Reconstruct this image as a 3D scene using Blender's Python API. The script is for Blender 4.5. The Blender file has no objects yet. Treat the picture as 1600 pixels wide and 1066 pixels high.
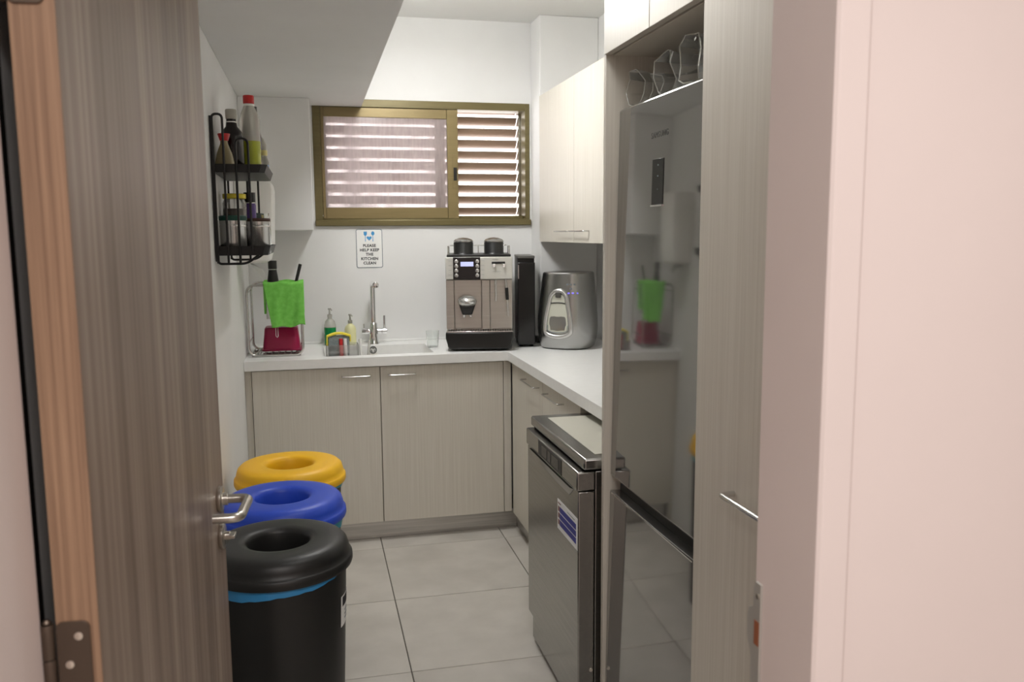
import bpy, bmesh, math, random
from math import sin, cos, pi, radians, sqrt, atan2
from mathutils import Vector, Matrix, Euler

random.seed(7)
S = bpy.context.scene
COL = S.collection

# ------------------------------------------------------------------ camera
F_PX, YAW, PITCH, ROLL, CAM_H = 1333.39, 0.229637, 0.125999, 0.0072833, 1.50076
fwd = Vector((sin(YAW)*cos(PITCH), cos(YAW)*cos(PITCH), -sin(PITCH)))
rgt = Vector((cos(YAW), -sin(YAW), 0.0))
dwn = fwd.cross(rgt)
r2 = rgt*cos(ROLL) + dwn*sin(ROLL)
d2 = -rgt*sin(ROLL) + dwn*cos(ROLL)
cam_data = bpy.data.cameras.new('camera')
cam = bpy.data.objects.new('camera', cam_data)
COL.objects.link(cam)
cam.matrix_world = Matrix(((r2.x, -d2.x, -fwd.x, 0.0),
                           (r2.y, -d2.y, -fwd.y, 0.0),
                           (r2.z, -d2.z, -fwd.z, CAM_H),
                           (0, 0, 0, 1)))
cam_data.sensor_fit = 'HORIZONTAL'
cam_data.sensor_width = 36.0
cam_data.lens = 36.0*F_PX/1600.0
cam_data.clip_start = 0.02
cam_data.dof.use_dof = True
cam_data.dof.focus_distance = 3.0
cam_data.dof.aperture_fstop = 6.3
S.camera = cam

# ------------------------------------------------------------------ world, lights, exposure
W = bpy.data.worlds.new('daylight')
S.world = W
W.use_nodes = True
bg = W.node_tree.nodes['Background']
bg.inputs['Color'].default_value = (1.0, 0.955, 0.955, 1)
bg.inputs['Strength'].default_value = 4.6

ZC_LAMP = 2.63

def area(name, loc, size, power, color, rot=(0, 0, 0), size_y=None):
    ld = bpy.data.lights.new(name, 'AREA')
    ld.energy = power
    ld.color = color
    ld.shape = 'RECTANGLE' if size_y else 'DISK'
    ld.size = size
    if size_y:
        ld.size_y = size_y
    o = bpy.data.objects.new(name, ld)
    COL.objects.link(o)
    o.location = loc
    o.rotation_euler = rot
    return o

LAMP = (0.44, 3.66, ZC_LAMP)
FILL_LAMP = (0.50, 1.90, ZC_LAMP)  # unseen extra lamp, added to spread the light towards the doorway
area('kitchen_lamp_light', (LAMP[0], LAMP[1], 2.488), 0.34, 8.6, (1.0, 0.995, 0.98))
area('kitchen_lamp_light', (FILL_LAMP[0], FILL_LAMP[1], 2.488), 0.34, 2.9, (1.0, 0.995, 0.98))  # downward light of the added fill lamp
area('hall_ceiling_light', (0.15, -0.55, 2.60), 1.2, 40, (1.0, 0.955, 0.93), size_y=0.6)

S.view_settings.view_transform = 'Standard'
S.view_settings.look = 'None'
S.view_settings.exposure = 0.17
S.view_settings.gamma = 1.0
S.view_settings.use_curve_mapping = False
try:
    S.cycles.max_bounces = 10
    S.cycles.diffuse_bounces = 6
    S.cycles.glossy_bounces = 5
    S.cycles.transmission_bounces = 8
    S.cycles.transparent_max_bounces = 12
    S.cycles.sample_clamp_indirect = 6.0
    S.cycles.use_denoising = True
except Exception:
    pass

# ------------------------------------------------------------------ materials
def s2l(c):
    return tuple((x/12.92 if x <= 0.04045 else ((x+0.055)/1.055)**2.4) for x in c)

def rgb(r, g, b):
    return (*s2l((r/255, g/255, b/255)), 1.0)

def new_mat(name):
    m = bpy.data.materials.new(name)
    m.use_nodes = True
    return m, m.node_tree, m.node_tree.nodes['Principled BSDF']

def plain(name, col, rough=0.5, metal=0.0, trans=0.0, ior=1.45, emit=None, estr=0.0, alpha=1.0, coat=0.0, spec=None):
    m, nt, b = new_mat(name)
    b.inputs['Base Color'].default_value = col
    b.inputs['Roughness'].default_value = rough
    b.inputs['Metallic'].default_value = metal
    b.inputs['Transmission Weight'].default_value = trans
    b.inputs['IOR'].default_value = ior
    b.inputs['Coat Weight'].default_value = coat
    if spec is not None:
        b.inputs['Specular IOR Level'].default_value = spec
    if emit:
        b.inputs['Emission Color'].default_value = emit
        b.inputs['Emission Strength'].default_value = estr
    b.inputs['Alpha'].default_value = alpha
    return m

def N(nt, t, **kw):
    n = nt.nodes.new(t)
    for k, v in kw.items():
        setattr(n, k, v)
    return n

def streaks(name, c1, c2, scale=(70, 70, 1.5), rough=0.45, bump=0.02, detail=6, mid=None, metal=0.0, rough_var=0.0, wide=None):
    """colour grain stretched along one axis (wood foil, brushed metal)"""
    m, nt, b = new_mat(name)
    tc = N(nt, 'ShaderNodeTexCoord')
    mp = N(nt, 'ShaderNodeMapping')
    mp.inputs['Scale'].default_value = scale
    nz = N(nt, 'ShaderNodeTexNoise')
    nz.inputs['Scale'].default_value = 1.0
    nz.inputs['Detail'].default_value = detail
    nz.inputs['Roughness'].default_value = 0.6
    rp = N(nt, 'ShaderNodeValToRGB')
    rp.color_ramp.elements[0].position = 0.32
    rp.color_ramp.elements[0].color = c1
    rp.color_ramp.elements[1].position = 0.68
    rp.color_ramp.elements[1].color = c2
    if mid:
        e = rp.color_ramp.elements.new(0.5)
        e.color = mid
    L = nt.links.new
    L(tc.outputs['Object'], mp.inputs['Vector'])
    L(mp.outputs['Vector'], nz.inputs['Vector'])
    fac = nz.outputs['Fac']
    if wide:
        mp2 = N(nt, 'ShaderNodeMapping')
        mp2.inputs['Scale'].default_value = wide
        nz2 = N(nt, 'ShaderNodeTexNoise')
        nz2.inputs['Scale'].default_value = 1.0
        nz2.inputs['Detail'].default_value = 2
        L(tc.outputs['Object'], mp2.inputs['Vector'])
        L(mp2.outputs['Vector'], nz2.inputs['Vector'])
        mx = N(nt, 'ShaderNodeMath', operation='MULTIPLY_ADD')
        mx.inputs[1].default_value = 0.55
        ad = N(nt, 'ShaderNodeMath', operation='MULTIPLY')
        ad.inputs[1].default_value = 0.45
        L(nz2.outputs['Fac'], ad.inputs[0])
        L(nz.outputs['Fac'], mx.inputs[0])
        L(ad.outputs[0], mx.inputs[2])
        fac = mx.outputs[0]
    L(fac, rp.inputs['Fac'])
    L(rp.outputs['Color'], b.inputs['Base Color'])
    b.inputs['Roughness'].default_value = rough
    b.inputs['Metallic'].default_value = metal
    if bump:
        bp = N(nt, 'ShaderNodeBump')
        bp.inputs['Strength'].default_value = bump
        bp.inputs['Distance'].default_value = 0.002
        L(fac, bp.inputs['Height'])
        L(bp.outputs['Normal'], b.inputs['Normal'])
    return m

def mottled(name, c1, c2, scale=6, rough=0.6, bump=0.05, per_object=0.0, detail=5, dist=0.002, spec=None):
    m, nt, b = new_mat(name)
    tc = N(nt, 'ShaderNodeTexCoord')
    nz = N(nt, 'ShaderNodeTexNoise')
    nz.inputs['Scale'].default_value = scale
    nz.inputs['Detail'].default_value = detail
    rp = N(nt, 'ShaderNodeValToRGB')
    rp.color_ramp.elements[0].position = 0.3
    rp.color_ramp.elements[0].color = c1
    rp.color_ramp.elements[1].position = 0.7
    rp.color_ramp.elements[1].color = c2
    L = nt.links.new
    vec = tc.outputs['Object']
    if per_object:
        oi = N(nt, 'ShaderNodeObjectInfo')
        ad = N(nt, 'ShaderNodeVectorMath', operation='ADD')
        ml = N(nt, 'ShaderNodeMath', operation='MULTIPLY')
        ml.inputs[1].default_value = 40
        L(oi.outputs['Random'], ml.inputs[0])
        L(tc.outputs['Object'], ad.inputs[0])
        L(ml.outputs[0], ad.inputs[1])
        vec = ad.outputs[0]
    L(vec, nz.inputs['Vector'])
    L(nz.outputs['Fac'], rp.inputs['Fac'])
    colour = rp.outputs['Color']
    if per_object:
        hs = N(nt, 'ShaderNodeHueSaturation')
        mr = N(nt, 'ShaderNodeMapRange')
        mr.inputs['To Min'].default_value = 1-per_object
        mr.inputs['To Max'].default_value = 1+per_object
        L(oi.outputs['Random'], mr.inputs['Value'])
        L(mr.outputs[0], hs.inputs['Value'])
        L(colour, hs.inputs['Color'])
        colour = hs.outputs['Color']
    L(colour, b.inputs['Base Color'])
    b.inputs['Roughness'].default_value = rough
    if spec is not None:
        b.inputs['Specular IOR Level'].default_value = spec
    if bump:
        bp = N(nt, 'ShaderNodeBump')
        bp.inputs['Strength'].default_value = bump
        bp.inputs['Distance'].default_value = dist
        L(nz.outputs['Fac'], bp.inputs['Height'])
        L(bp.outputs['Normal'], b.inputs['Normal'])
    return m

M = {}
M['wall'] = mottled('kitchen_wall_paint', rgb(228, 228, 227), rgb(233, 233, 232), 3, 0.75, 0.02)
M['hall'] = mottled('hall_wall_paint', rgb(229, 217, 213), rgb(234, 222, 218), 3, 0.6, 0.02)
M['ceil'] = mottled('ceiling_paint', rgb(232, 232, 230), rgb(236, 236, 234), 2, 0.8, 0.01)
M['tile'] = mottled('floor_tile_stone', rgb(178, 173, 165), rgb(197, 192, 184), 5, 0.42, 0.03, per_object=0.03)
M['grout'] = plain('grout', rgb(108, 103, 95), 0.9)
M['cab'] = streaks('cabinet_foil', rgb(202, 196, 184), rgb(214, 209, 198), (170, 170, 2.0), 0.42, 0.02)
M['cab_edge'] = plain('cabinet_edge', rgb(205, 199, 187), 0.45)
M['door'] = streaks('door_veneer', rgb(100, 84, 72), rgb(166, 151, 137), (60, 60, 0.5), 0.40, 0.03, mid=rgb(131, 114, 101), wide=(12, 14, 0.25))
M['door_edge'] = streaks('door_edge_band', rgb(122, 94, 74), rgb(162, 131, 105), (160, 120, 2.0), 0.5, 0.03)
M['top'] = mottled('worktop_white', rgb(236, 236, 234), rgb(240, 240, 238), 30, 0.28, 0.0)
M['steel'] = plain('polished_steel', (0.62, 0.61, 0.59, 1), 0.18, 1.0)
M['chrome'] = plain('chrome', (0.80, 0.80, 0.80, 1), 0.06, 1.0)
M['satin'] = plain('satin_nickel', (0.58, 0.55, 0.50, 1), 0.28, 1.0)
M['hinge'] = plain('hinge_bronze', rgb(104, 92, 82), 0.42, 0.85)
M['screw'] = plain('screw_zinc', (0.85, 0.80, 0.72, 1), 0.3, 1.0)
M['brushed'] = streaks('brushed_plinth', (0.40, 0.39, 0.37, 1), (0.60, 0.58, 0.55, 1), (2, 2, 120), 0.33, 0.02, metal=1.0)
M['inox'] = streaks('dishwasher_inox', (0.30, 0.295, 0.28, 1), (0.36, 0.35, 0.335, 1), (60, 3, 120), 0.24, 0.01, metal=1.0)
M['inox_top'] = plain('dishwasher_top_inlay', rgb(186, 184, 172), 0.45)
M['fridge'] = plain('fridge_inox', (0.35, 0.345, 0.335, 1), 0.055, 0.86)
M['black'] = plain('black_plastic', rgb(24, 24, 23), 0.38)
M['black_gloss'] = plain('black_gloss', rgb(16, 16, 17), 0.12)
M['black_wire'] = plain('black_wire', rgb(20, 20, 20), 0.42)
M['bin_black'] = plain('bin_black', rgb(30, 30, 29), 0.42)
M['bin_blue'] = plain('bin_blue', rgb(40, 74, 190), 0.40)
M['bin_yellow'] = plain('bin_yellow', rgb(238, 184, 28), 0.42)
M['bag_blue'] = plain('bag_blue', rgb(56, 140, 196), 0.35)
M['bag_teal'] = plain('bag_teal', rgb(60, 160, 180), 0.4)
M['bronze'] = streaks('window_bronze', rgb(104, 94, 60), rgb(114, 104, 68), (4, 4, 60), 0.38, 0.01, metal=0.3)
M['bronze_lit'] = streaks('sash_bronze_lit', rgb(132, 117, 80), rgb(142, 126, 88), (4, 4, 60), 0.34, 0.01, metal=0.4)  # frame bronze made lighter: bounce light from the window put into the colour
M['slat'] = plain('louvre_paint', rgb(146, 126, 108), 0.42)
M['white'] = plain('white_plastic', rgb(234, 234, 230), 0.4)
M['paper'] = plain('paper_white', rgb(240, 240, 238), 0.8)
M['print_black'] = plain('print_black', rgb(36, 36, 40), 0.7)
M['print_blue'] = plain('print_blue', rgb(70, 150, 205), 0.7)
M['print_grey'] = plain('print_grey', rgb(120, 130, 138), 0.7)
M['print_navy'] = plain('print_navy', rgb(62, 66, 150), 0.6)
M['print_brown'] = plain('print_brown', rgb(140, 104, 96), 0.6)
M['logo'] = plain('logo_grey', rgb(78, 78, 76), 0.4, 0.5)
M['panel_light'] = plain('machine_panel_silver', rgb(202, 201, 194), 0.42, 0.3)
M['machine_steel'] = streaks('machine_steel', (0.49, 0.48, 0.44, 1), (0.55, 0.54, 0.50, 1), (2, 2, 90), 0.34, 0.01, metal=1.0)
M['lcd'] = plain('lcd_screen', rgb(120, 124, 150), 0.3, emit=rgb(200, 205, 255), estr=0.75)
M['led'] = plain('led_blue', rgb(120, 110, 230), 0.3, emit=rgb(120, 110, 255), estr=0.7)
M['silver'] = plain('silver_plastic', (0.62, 0.615, 0.60, 1), 0.26, 0.85)
M['silver_body'] = plain('dispenser_silver', (0.42, 0.42, 0.41, 1), 0.26, 1.0)
M['glass'] = plain('clear_glass', (0.97, 0.99, 0.98, 1), 0.02, trans=1.0)
M['green'] = mottled('microfibre_green', rgb(112, 188, 80), rgb(132, 206, 98), 45, 0.95, 0.35, dist=0.002, spec=0.1)
M['magenta'] = plain('magenta_plastic', rgb(156, 18, 70), 0.3)
M['green_liquid'] = plain('green_liquid', rgb(20, 140, 74), 0.2)
M['pale_yellow'] = plain('pale_soap', rgb(222, 220, 170), 0.35)
M['sponge_yellow'] = mottled('sponge_yellow', rgb(232, 212, 60), rgb(240, 224, 90), 80, 0.95, 0.4)
M['sponge_grey'] = mottled('scourer_grey', rgb(126, 138, 138), rgb(150, 160, 160), 120, 0.95, 0.5)
M['red'] = plain('red_plastic', rgb(190, 34, 34), 0.35)
M['soy'] = plain('dark_sauce_bottle', rgb(26, 20, 18), 0.15)
M['oil'] = plain('yellow_green_oil', rgb(196, 206, 60), 0.12, trans=0.35)
M['clear_pet'] = plain('clear_pet', rgb(222, 222, 214), 0.12, trans=0.55)
M['amber'] = plain('pale_sauce', rgb(186, 172, 128), 0.12, trans=0.5)
M['grey_cap'] = plain('grey_cap', rgb(170, 168, 158), 0.5)
M['coffee'] = plain('coffee_powder', rgb(58, 40, 30), 0.8)
M['gold_lid'] = plain('gold_lid', rgb(206, 190, 60), 0.35, 0.4)
M['dark_wood'] = plain('dark_wood_lid', rgb(74, 50, 40), 0.5)
M['green_dark'] = plain('dark_green_lid', rgb(24, 74, 62), 0.45)
M['purple'] = plain('purple_label', rgb(86, 62, 128), 0.4)
M['label_blue'] = plain('label_blue', rgb(130, 160, 205), 0.5)
M['label_cream'] = plain('label_cream', rgb(226, 216, 150), 0.5)
M['rubber'] = plain('black_rubber', rgb(12, 11, 10), 0.9, spec=0.05)
M['brick'] = plain('raw_mortar', rgb(150, 92, 62), 0.9)
M['zinc'] = plain('zinc_plate', (0.56, 0.55, 0.51, 1), 0.5, 0.6)
M['sealant'] = plain('dispenser_panel', rgb(190, 190, 176), 0.5)
M['lamp'] = plain('lamp_diffuser', rgb(250, 248, 240), 0.5, emit=(1.0, 0.995, 0.98, 1), estr=19.0)
M['lamp_fill'] = plain('fill_lamp_diffuser', rgb(250, 248, 240), 0.5, emit=(1.0, 0.995, 0.98, 1), estr=4.0)
M['grey_plastic'] = plain('dark_grey_plastic', rgb(84, 82, 78), 0.4)

def film_material():
    m, nt, b = new_mat('clear_film')
    nt.nodes.remove(b)
    out = nt.nodes['Material Output']
    tr = N(nt, 'ShaderNodeBsdfTransparent')
    gl = N(nt, 'ShaderNodeBsdfGlossy')
    gl.inputs['Roughness'].default_value = 0.05
    gl.inputs['Color'].default_value = (0.95, 0.95, 0.93, 1)
    df = N(nt, 'ShaderNodeBsdfTranslucent')
    df.inputs['Color'].default_value = (0.8, 0.8, 0.78, 1)
    fr = N(nt, 'ShaderNodeFresnel')
    fr.inputs['IOR'].default_value = 1.6
    ad = N(nt, 'ShaderNodeMath', operation='ADD')
    ad.inputs[1].default_value = 0.05
    m1 = N(nt, 'ShaderNodeMixShader')
    m2 = N(nt, 'ShaderNodeMixShader')
    m2.inputs[0].default_value = 0.15
    L = nt.links.new
    L(fr.outputs[0], ad.inputs[0])
    L(ad.outputs[0], m1.inputs[0])
    L(tr.outputs[0], m1.inputs[1])
    L(gl.outputs[0], m1.inputs[2])
    L(m1.outputs[0], m2.inputs[1])
    L(df.outputs[0], m2.inputs[2])
    L(m2.outputs[0], out.inputs['Surface'])
    return m
M['film'] = film_material()

def dirty_glass():
    """old ribbed and clouded window glass: scatters the daylight, streaky"""
    m, nt, b = new_mat('clouded_window_glass')
    nt.nodes.remove(b)
    out = nt.nodes['Material Output']
    tc = N(nt, 'ShaderNodeTexCoord')
    mp = N(nt, 'ShaderNodeMapping')
    mp.inputs['Scale'].default_value = (7, 1, 2.2)
    nz = N(nt, 'ShaderNodeTexNoise')
    nz.inputs['Scale'].default_value = 1.0
    nz.inputs['Detail'].default_value = 5
    mp2 = N(nt, 'ShaderNodeMapping')
    mp2.inputs['Scale'].default_value = (70, 1, 9)
    nz2 = N(nt, 'ShaderNodeTexNoise')
    nz2.inputs['Scale'].default_value = 1.0
    mr = N(nt, 'ShaderNodeMapRange')
    mr.inputs['From Min'].default_value = 0.3
    mr.inputs['From Max'].default_value = 0.7
    mr.inputs['To Min'].default_value = 0.30
    mr.inputs['To Max'].default_value = 0.86
    mixf = N(nt, 'ShaderNodeMath', operation='MULTIPLY_ADD')
    mixf.inputs[1].default_value = 0.25
    tl = N(nt, 'ShaderNodeBsdfTranslucent')
    tl.inputs['Color'].default_value = (0.70, 0.63, 0.63, 1)
    df = N(nt, 'ShaderNodeBsdfDiffuse')
    df.inputs['Color'].default_value = (0.72, 0.66, 0.66, 1)
    tr = N(nt, 'ShaderNodeBsdfTransparent')
    tr.inputs['Color'].default_value = (0.94, 0.89, 0.89, 1)
    gl = N(nt, 'ShaderNodeBsdfGlossy')
    gl.inputs['Roughness'].default_value = 0.1
    m0 = N(nt, 'ShaderNodeMixShader')
    m0.inputs[0].default_value = 0.3
    m1 = N(nt, 'ShaderNodeMixShader')
    m2 = N(nt, 'ShaderNodeMixShader')
    m2.inputs[0].default_value = 0.05
    L = nt.links.new
    L(tc.outputs['Object'], mp.inputs['Vector'])
    L(mp.outputs[0], nz.inputs['Vector'])
    L(tc.outputs['Object'], mp2.inputs['Vector'])
    L(mp2.outputs[0], nz2.inputs['Vector'])
    L(nz2.outputs['Fac'], mixf.inputs[0])
    sb = N(nt, 'ShaderNodeMath', operation='MULTIPLY')
    sb.inputs[1].default_value = 0.75
    L(nz.outputs['Fac'], sb.inputs[0])
    L(sb.outputs[0], mixf.inputs[2])
    L(mixf.outputs[0], mr.inputs['Value'])
    L(tl.outputs[0], m0.inputs[1])
    L(df.outputs[0], m0.inputs[2])
    L(mr.outputs[0], m1.inputs[0])
    L(tr.outputs[0], m1.inputs[1])
    L(m0.outputs[0], m1.inputs[2])
    L(m1.outputs[0], m2.inputs[1])
    L(gl.outputs[0], m2.inputs[2])
    L(m2.outputs[0], out.inputs['Surface'])
    return m
M['dirty'] = dirty_glass()

# ------------------------------------------------------------------ mesh building
class MB:
    def __init__(s, org=(0, 0, 0)):
        s.v = []
        s.f = []
        s.o = Vector(org)

    def add(s, verts, faces):
        n = len(s.v)
        s.v += [tuple(Vector(p)-s.o) for p in verts]
        s.f += [tuple(i+n for i in f) for f in faces]
        return s

    def box(s, x0, x1, y0, y1, z0, z1):
        x0, x1 = min(x0, x1), max(x0, x1)
        y0, y1 = min(y0, y1), max(y0, y1)
        z0, z1 = min(z0, z1), max(z0, z1)
        v = [(x0, y0, z0), (x1, y0, z0), (x1, y1, z0), (x0, y1, z0), (x0, y0, z1), (x1, y0, z1), (x1, y1, z1), (x0, y1, z1)]
        return s.add(v, [(3, 2, 1, 0), (4, 5, 6, 7), (0, 1, 5, 4), (1, 2, 6, 5), (2, 3, 7, 6), (3, 0, 4, 7)])

    def hexa(s, v):
        return s.add(v, [(3, 2, 1, 0), (4, 5, 6, 7), (0, 1, 5, 4), (1, 2, 6, 5), (2, 3, 7, 6), (3, 0, 4, 7)])

    def lathe(s, prof, c=(0, 0, 0), n=32, ax='Z', cap0=True, cap1=True, sx=1.0, sy=1.0):
        """prof: list of (r, h) from one end to the other along ax"""
        V, Fc = [], []
        rings = []
        for (r, h) in prof:
            ring = []
            for k in range(n):
                a = 2*pi*k/n
                p, q = r*cos(a)*sx, r*sin(a)*sy
                if ax == 'Z':
                    w = (c[0]+p, c[1]+q, c[2]+h)
                elif ax == 'Y':
                    w = (c[0]+p, c[1]+h, c[2]+q)
                else:
                    w = (c[0]+h, c[1]+p, c[2]+q)
                ring.append(len(V))
                V.append(w)
            rings.append(ring)
        for A, B in zip(rings, rings[1:]):
            for k in range(n):
                k2 = (k+1) % n
                Fc.append((A[k], A[k2], B[k2], B[k]))
        if cap0:
            Fc.append(tuple(reversed(rings[0])))
        if cap1:
            Fc.append(tuple(rings[-1]))
        return s.add(V, Fc)

    def cyl(s, a, b, r, n=16, r2=None, caps=True):
        return s.tube([a, b], r, n=n, r_end=r2, caps=caps)

    def tube(s, pts, r, n=8, closed=False, r_end=None, caps=True):
        P = [Vector(p) for p in pts]
        m = len(P)
        V, Fc = [], []
        prev = None
        rings = []
        for i in range(m):
            if closed:
                t = (P[(i+1) % m]-P[i-1])
            elif i == 0:
                t = P[1]-P[0]
            elif i == m-1:
                t = P[-1]-P[-2]
            else:
                t = (P[i+1]-P[i]).normalized()+(P[i]-P[i-1]).normalized()
            t.normalize()
            if prev is None:
                u = t.orthogonal().normalized()
            else:
                u = (prev-t*prev.dot(t))
                u = u.normalized() if u.length > 1e-6 else t.orthogonal().normalized()
            prev = u
            w = t.cross(u)
            rr = r if r_end is None else r+(r_end-r)*i/(m-1)
            ring = []
            for k in range(n):
                a = 2*pi*k/n
                ring.append(len(V))
                V.append(tuple(P[i]+u*(rr*cos(a))+w*(rr*sin(a))))
            rings.append(ring)
        pairs = list(zip(rings, rings[1:]))
        if closed:
            pairs.append((rings[-1], rings[0]))
        for A, B in pairs:
            for k in range(n):
                k2 = (k+1) % n
                Fc.append((A[k], A[k2], B[k2], B[k]))
        if not closed and caps:
            Fc.append(tuple(reversed(rings[0])))
            Fc.append(tuple(rings[-1]))
        return s.add(V, Fc)

    def prism(s, poly, axis, h0, h1):
        """poly: 2D outline, extruded along axis from h0 to h1; axis X -> (y,z), Y -> (x,z), Z -> (x,y)"""
        def w(p, h):
            return {'X': (h, p[0], p[1]), 'Y': (p[0], h, p[1]), 'Z': (p[0], p[1], h)}[axis]
        n = len(poly)
        V = [w(p, h0) for p in poly]+[w(p, h1) for p in poly]
        Fc = [tuple(range(n-1, -1, -1)), tuple(range(n, 2*n))]
        for k in range(n):
            k2 = (k+1) % n
            Fc.append((k, k2, n+k2, n+k))
        return s.add(V, Fc)

    def loft(s, rings, cap0=True, cap1=True):
        n = len(rings[0])
        V = [p for r in rings for p in r]
        Fc = []
        for i in range(len(rings)-1):
            for k in range(n):
                k2 = (k+1) % n
                Fc.append((i*n+k, i*n+k2, (i+1)*n+k2, (i+1)*n+k))
        if cap0:
            Fc.append(tuple(range(n-1, -1, -1)))
        if cap1:
            Fc.append(tuple(range((len(rings)-1)*n, len(rings)*n)))
        return s.add(V, Fc)

    def grid(s, fn, nu, nv):
        V = [fn(i/nu, j/nv) for j in range(nv+1) for i in range(nu+1)]
        Fc = [(j*(nu+1)+i, j*(nu+1)+i+1, (j+1)*(nu+1)+i+1, (j+1)*(nu+1)+i) for j in range(nv) for i in range(nu)]
        return s.add(V, Fc)

    def build(s, name, mat, parent=None, bevel=0.0, smooth=True, seg=2, loc=None, fix=True, angle=38, solid=0.0):
        me = bpy.data.meshes.new(name)
        me.from_pydata(s.v, [], s.f)
        if fix:
            bm = bmesh.new()
            bm.from_mesh(me)
            bmesh.ops.recalc_face_normals(bm, faces=bm.faces)
            bm.to_mesh(me)
            bm.free()
        if smooth:
            me.shade_smooth()
            me.set_sharp_from_angle(angle=radians(angle))
        me.materials.append(M[mat])
        o = bpy.data.objects.new(name, me)
        COL.objects.link(o)
        if parent is not None:
            o.parent = parent
        else:
            o.location = s.o
        if loc:
            o.location = loc
        if solid:
            md = o.modifiers.new('thickness', 'SOLIDIFY')
            md.thickness = solid
            md.offset = 0
        if bevel:
            md = o.modifiers.new('rounding', 'BEVEL')
            md.width = bevel
            md.segments = seg
            md.limit_method = 'ANGLE'
            md.angle_limit = radians(40)
        return o

def tag(o, label, cat, group=None):
    o['label'] = label
    o['category'] = cat
    if group:
        o['group'] = group
    return o

def thing(name, label, cat, loc=(0, 0, 0), rotz=0.0, group=None):
    o = bpy.data.objects.new(name, None)
    COL.objects.link(o)
    o.empty_display_size = 0.05
    o.location = loc
    o.rotation_euler = (0, 0, rotz)
    return tag(o, label, cat, group)

def struct(o):
    o['kind'] = 'structure'
    return o

def holder(name, loc):
    o = bpy.data.objects.new(name, None)
    COL.objects.link(o)
    o.empty_display_size = 0.05
    o.location = loc
    return o

def lettering(text, size, mat, parent, matrix, name='lettering', depth=0.0003, spacing=1.0, bold=0.0):
    cu = bpy.data.curves.new(name, 'FONT')
    cu.body = text
    cu.size = size
    cu.align_x = 'CENTER'
    cu.align_y = 'CENTER'
    cu.extrude = depth
    cu.offset = bold
    cu.space_character = spacing
    tmp = bpy.data.objects.new(name, cu)
    COL.objects.link(tmp)
    bpy.context.view_layer.update()
    me = bpy.data.meshes.new_from_object(tmp.evaluated_get(bpy.context.evaluated_depsgraph_get()))
    bpy.data.objects.remove(tmp)
    me.name = name
    me.materials.clear()
    me.materials.append(M[mat])
    me.transform(matrix)
    o = bpy.data.objects.new(name, me)
    COL.objects.link(o)
    o.parent = parent
    return o

def rrect(w, h, r, n=6, cx=0.0, cy=0.0):
    pts = []
    for (sx, sy, a0) in ((1, 1, 0), (-1, 1, 90), (-1, -1, 180), (1, -1, 270)):
        for k in range(n+1):
            a = radians(a0+90*k/n)
            pts.append((cx+sx*(w/2-r)+r*cos(a), cy+sy*(h/2-r)+r*sin(a)))
    return pts

def bend(pts, r, n=5):
    """round the inner corners of a polyline"""
    P = [Vector(p) for p in pts]
    out = [P[0]]
    for i in range(1, len(P)-1):
        a, b, c = P[i-1], P[i], P[i+1]
        u = (a-b).normalized()
        w = (c-b).normalized()
        d = min(r, (a-b).length*0.49, (c-b).length*0.49)
        p0, p1 = b+u*d, b+w*d
        for k in range(n+1):
            t = k/n
            out.append((1-t)**2*p0+2*t*(1-t)*b+t*t*p1)
    out.append(P[-1])
    return out

# ------------------------------------------------------------------ the setting
XL, XR, YF, YB, ZC = -0.32, 1.53, 1.0, 4.66, 2.63
fl = struct(MB().box(XL-0.2, XR+0.2, YF-0.124, YB+0.2, -0.12, -0.005).build('floor', 'grout', smooth=False))
tx0, ty0, g = 0.2876, 3.3865, 0.0022
tile_cache = {}
for i in range(-2, 4):
    for j in range(-5, 4):
        a0, a1 = max(tx0+0.6*i, XL), min(tx0+0.6*(i+1), XR)
        b0, b1 = max(ty0+0.6*j, YF), min(ty0+0.6*(j+1), YB)
        if a1-a0 < 0.005 or b1-b0 < 0.005:
            continue
        w, d = round(a1-a0-2*g, 4), round(b1-b0-2*g, 4)
        if (w, d) not in tile_cache:
            t = MB().box(-w/2, w/2, -d/2, d/2, -0.0049, 0.0).build('floor_tile', 'tile', fl, bevel=0.001, smooth=False, seg=1)
            tile_cache[(w, d)] = t
        else:
            t = tile_cache[(w, d)].copy()
            COL.objects.link(t)
            t.parent = fl
        t.location = ((a0+a1)/2, (b0+b1)/2, 0)
struct(MB().box(XL-0.2, XR+0.2, YF, YB+0.2, ZC, ZC+0.12).build('ceiling', 'ceil', smooth=False))
struct(MB().box(XL-0.2, XL, YF, YB+0.2, 0, ZC).build('wall_left', 'wall', smooth=False))
struct(MB().box(XR, XR+0.2, YF, YB+0.2, 0, ZC).build('wall_right', 'wall', smooth=False))
WX0, WX1, WZ0, WZ1 = 0.031, 1.196, 1.545, 2.2025
bw = MB()
bw.box(XL, WX0, YB, YB+0.2, 0, ZC).box(WX1, XR, YB, YB+0.2, 0, ZC)
bw.box(WX0, WX1, YB, YB+0.2, 0, WZ0).box(WX0, WX1, YB, YB+0.2, WZ1, ZC)
struct(bw.build('wall_back', 'wall', smooth=False))
struct(MB().box(1.205, XR, 4.47, YB, 0, ZC).build('pillar', 'wall', bevel=0.006))
struct(MB().box(XL, 0.286, YF, YB-0.006, 2.163, ZC).build('soffit', 'wall', bevel=0.003))
struct(MB().box(XL, 0.018, 4.40, YB, 1.521, 2.163).build('wall_boxing', 'wall', bevel=0.004))
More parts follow.
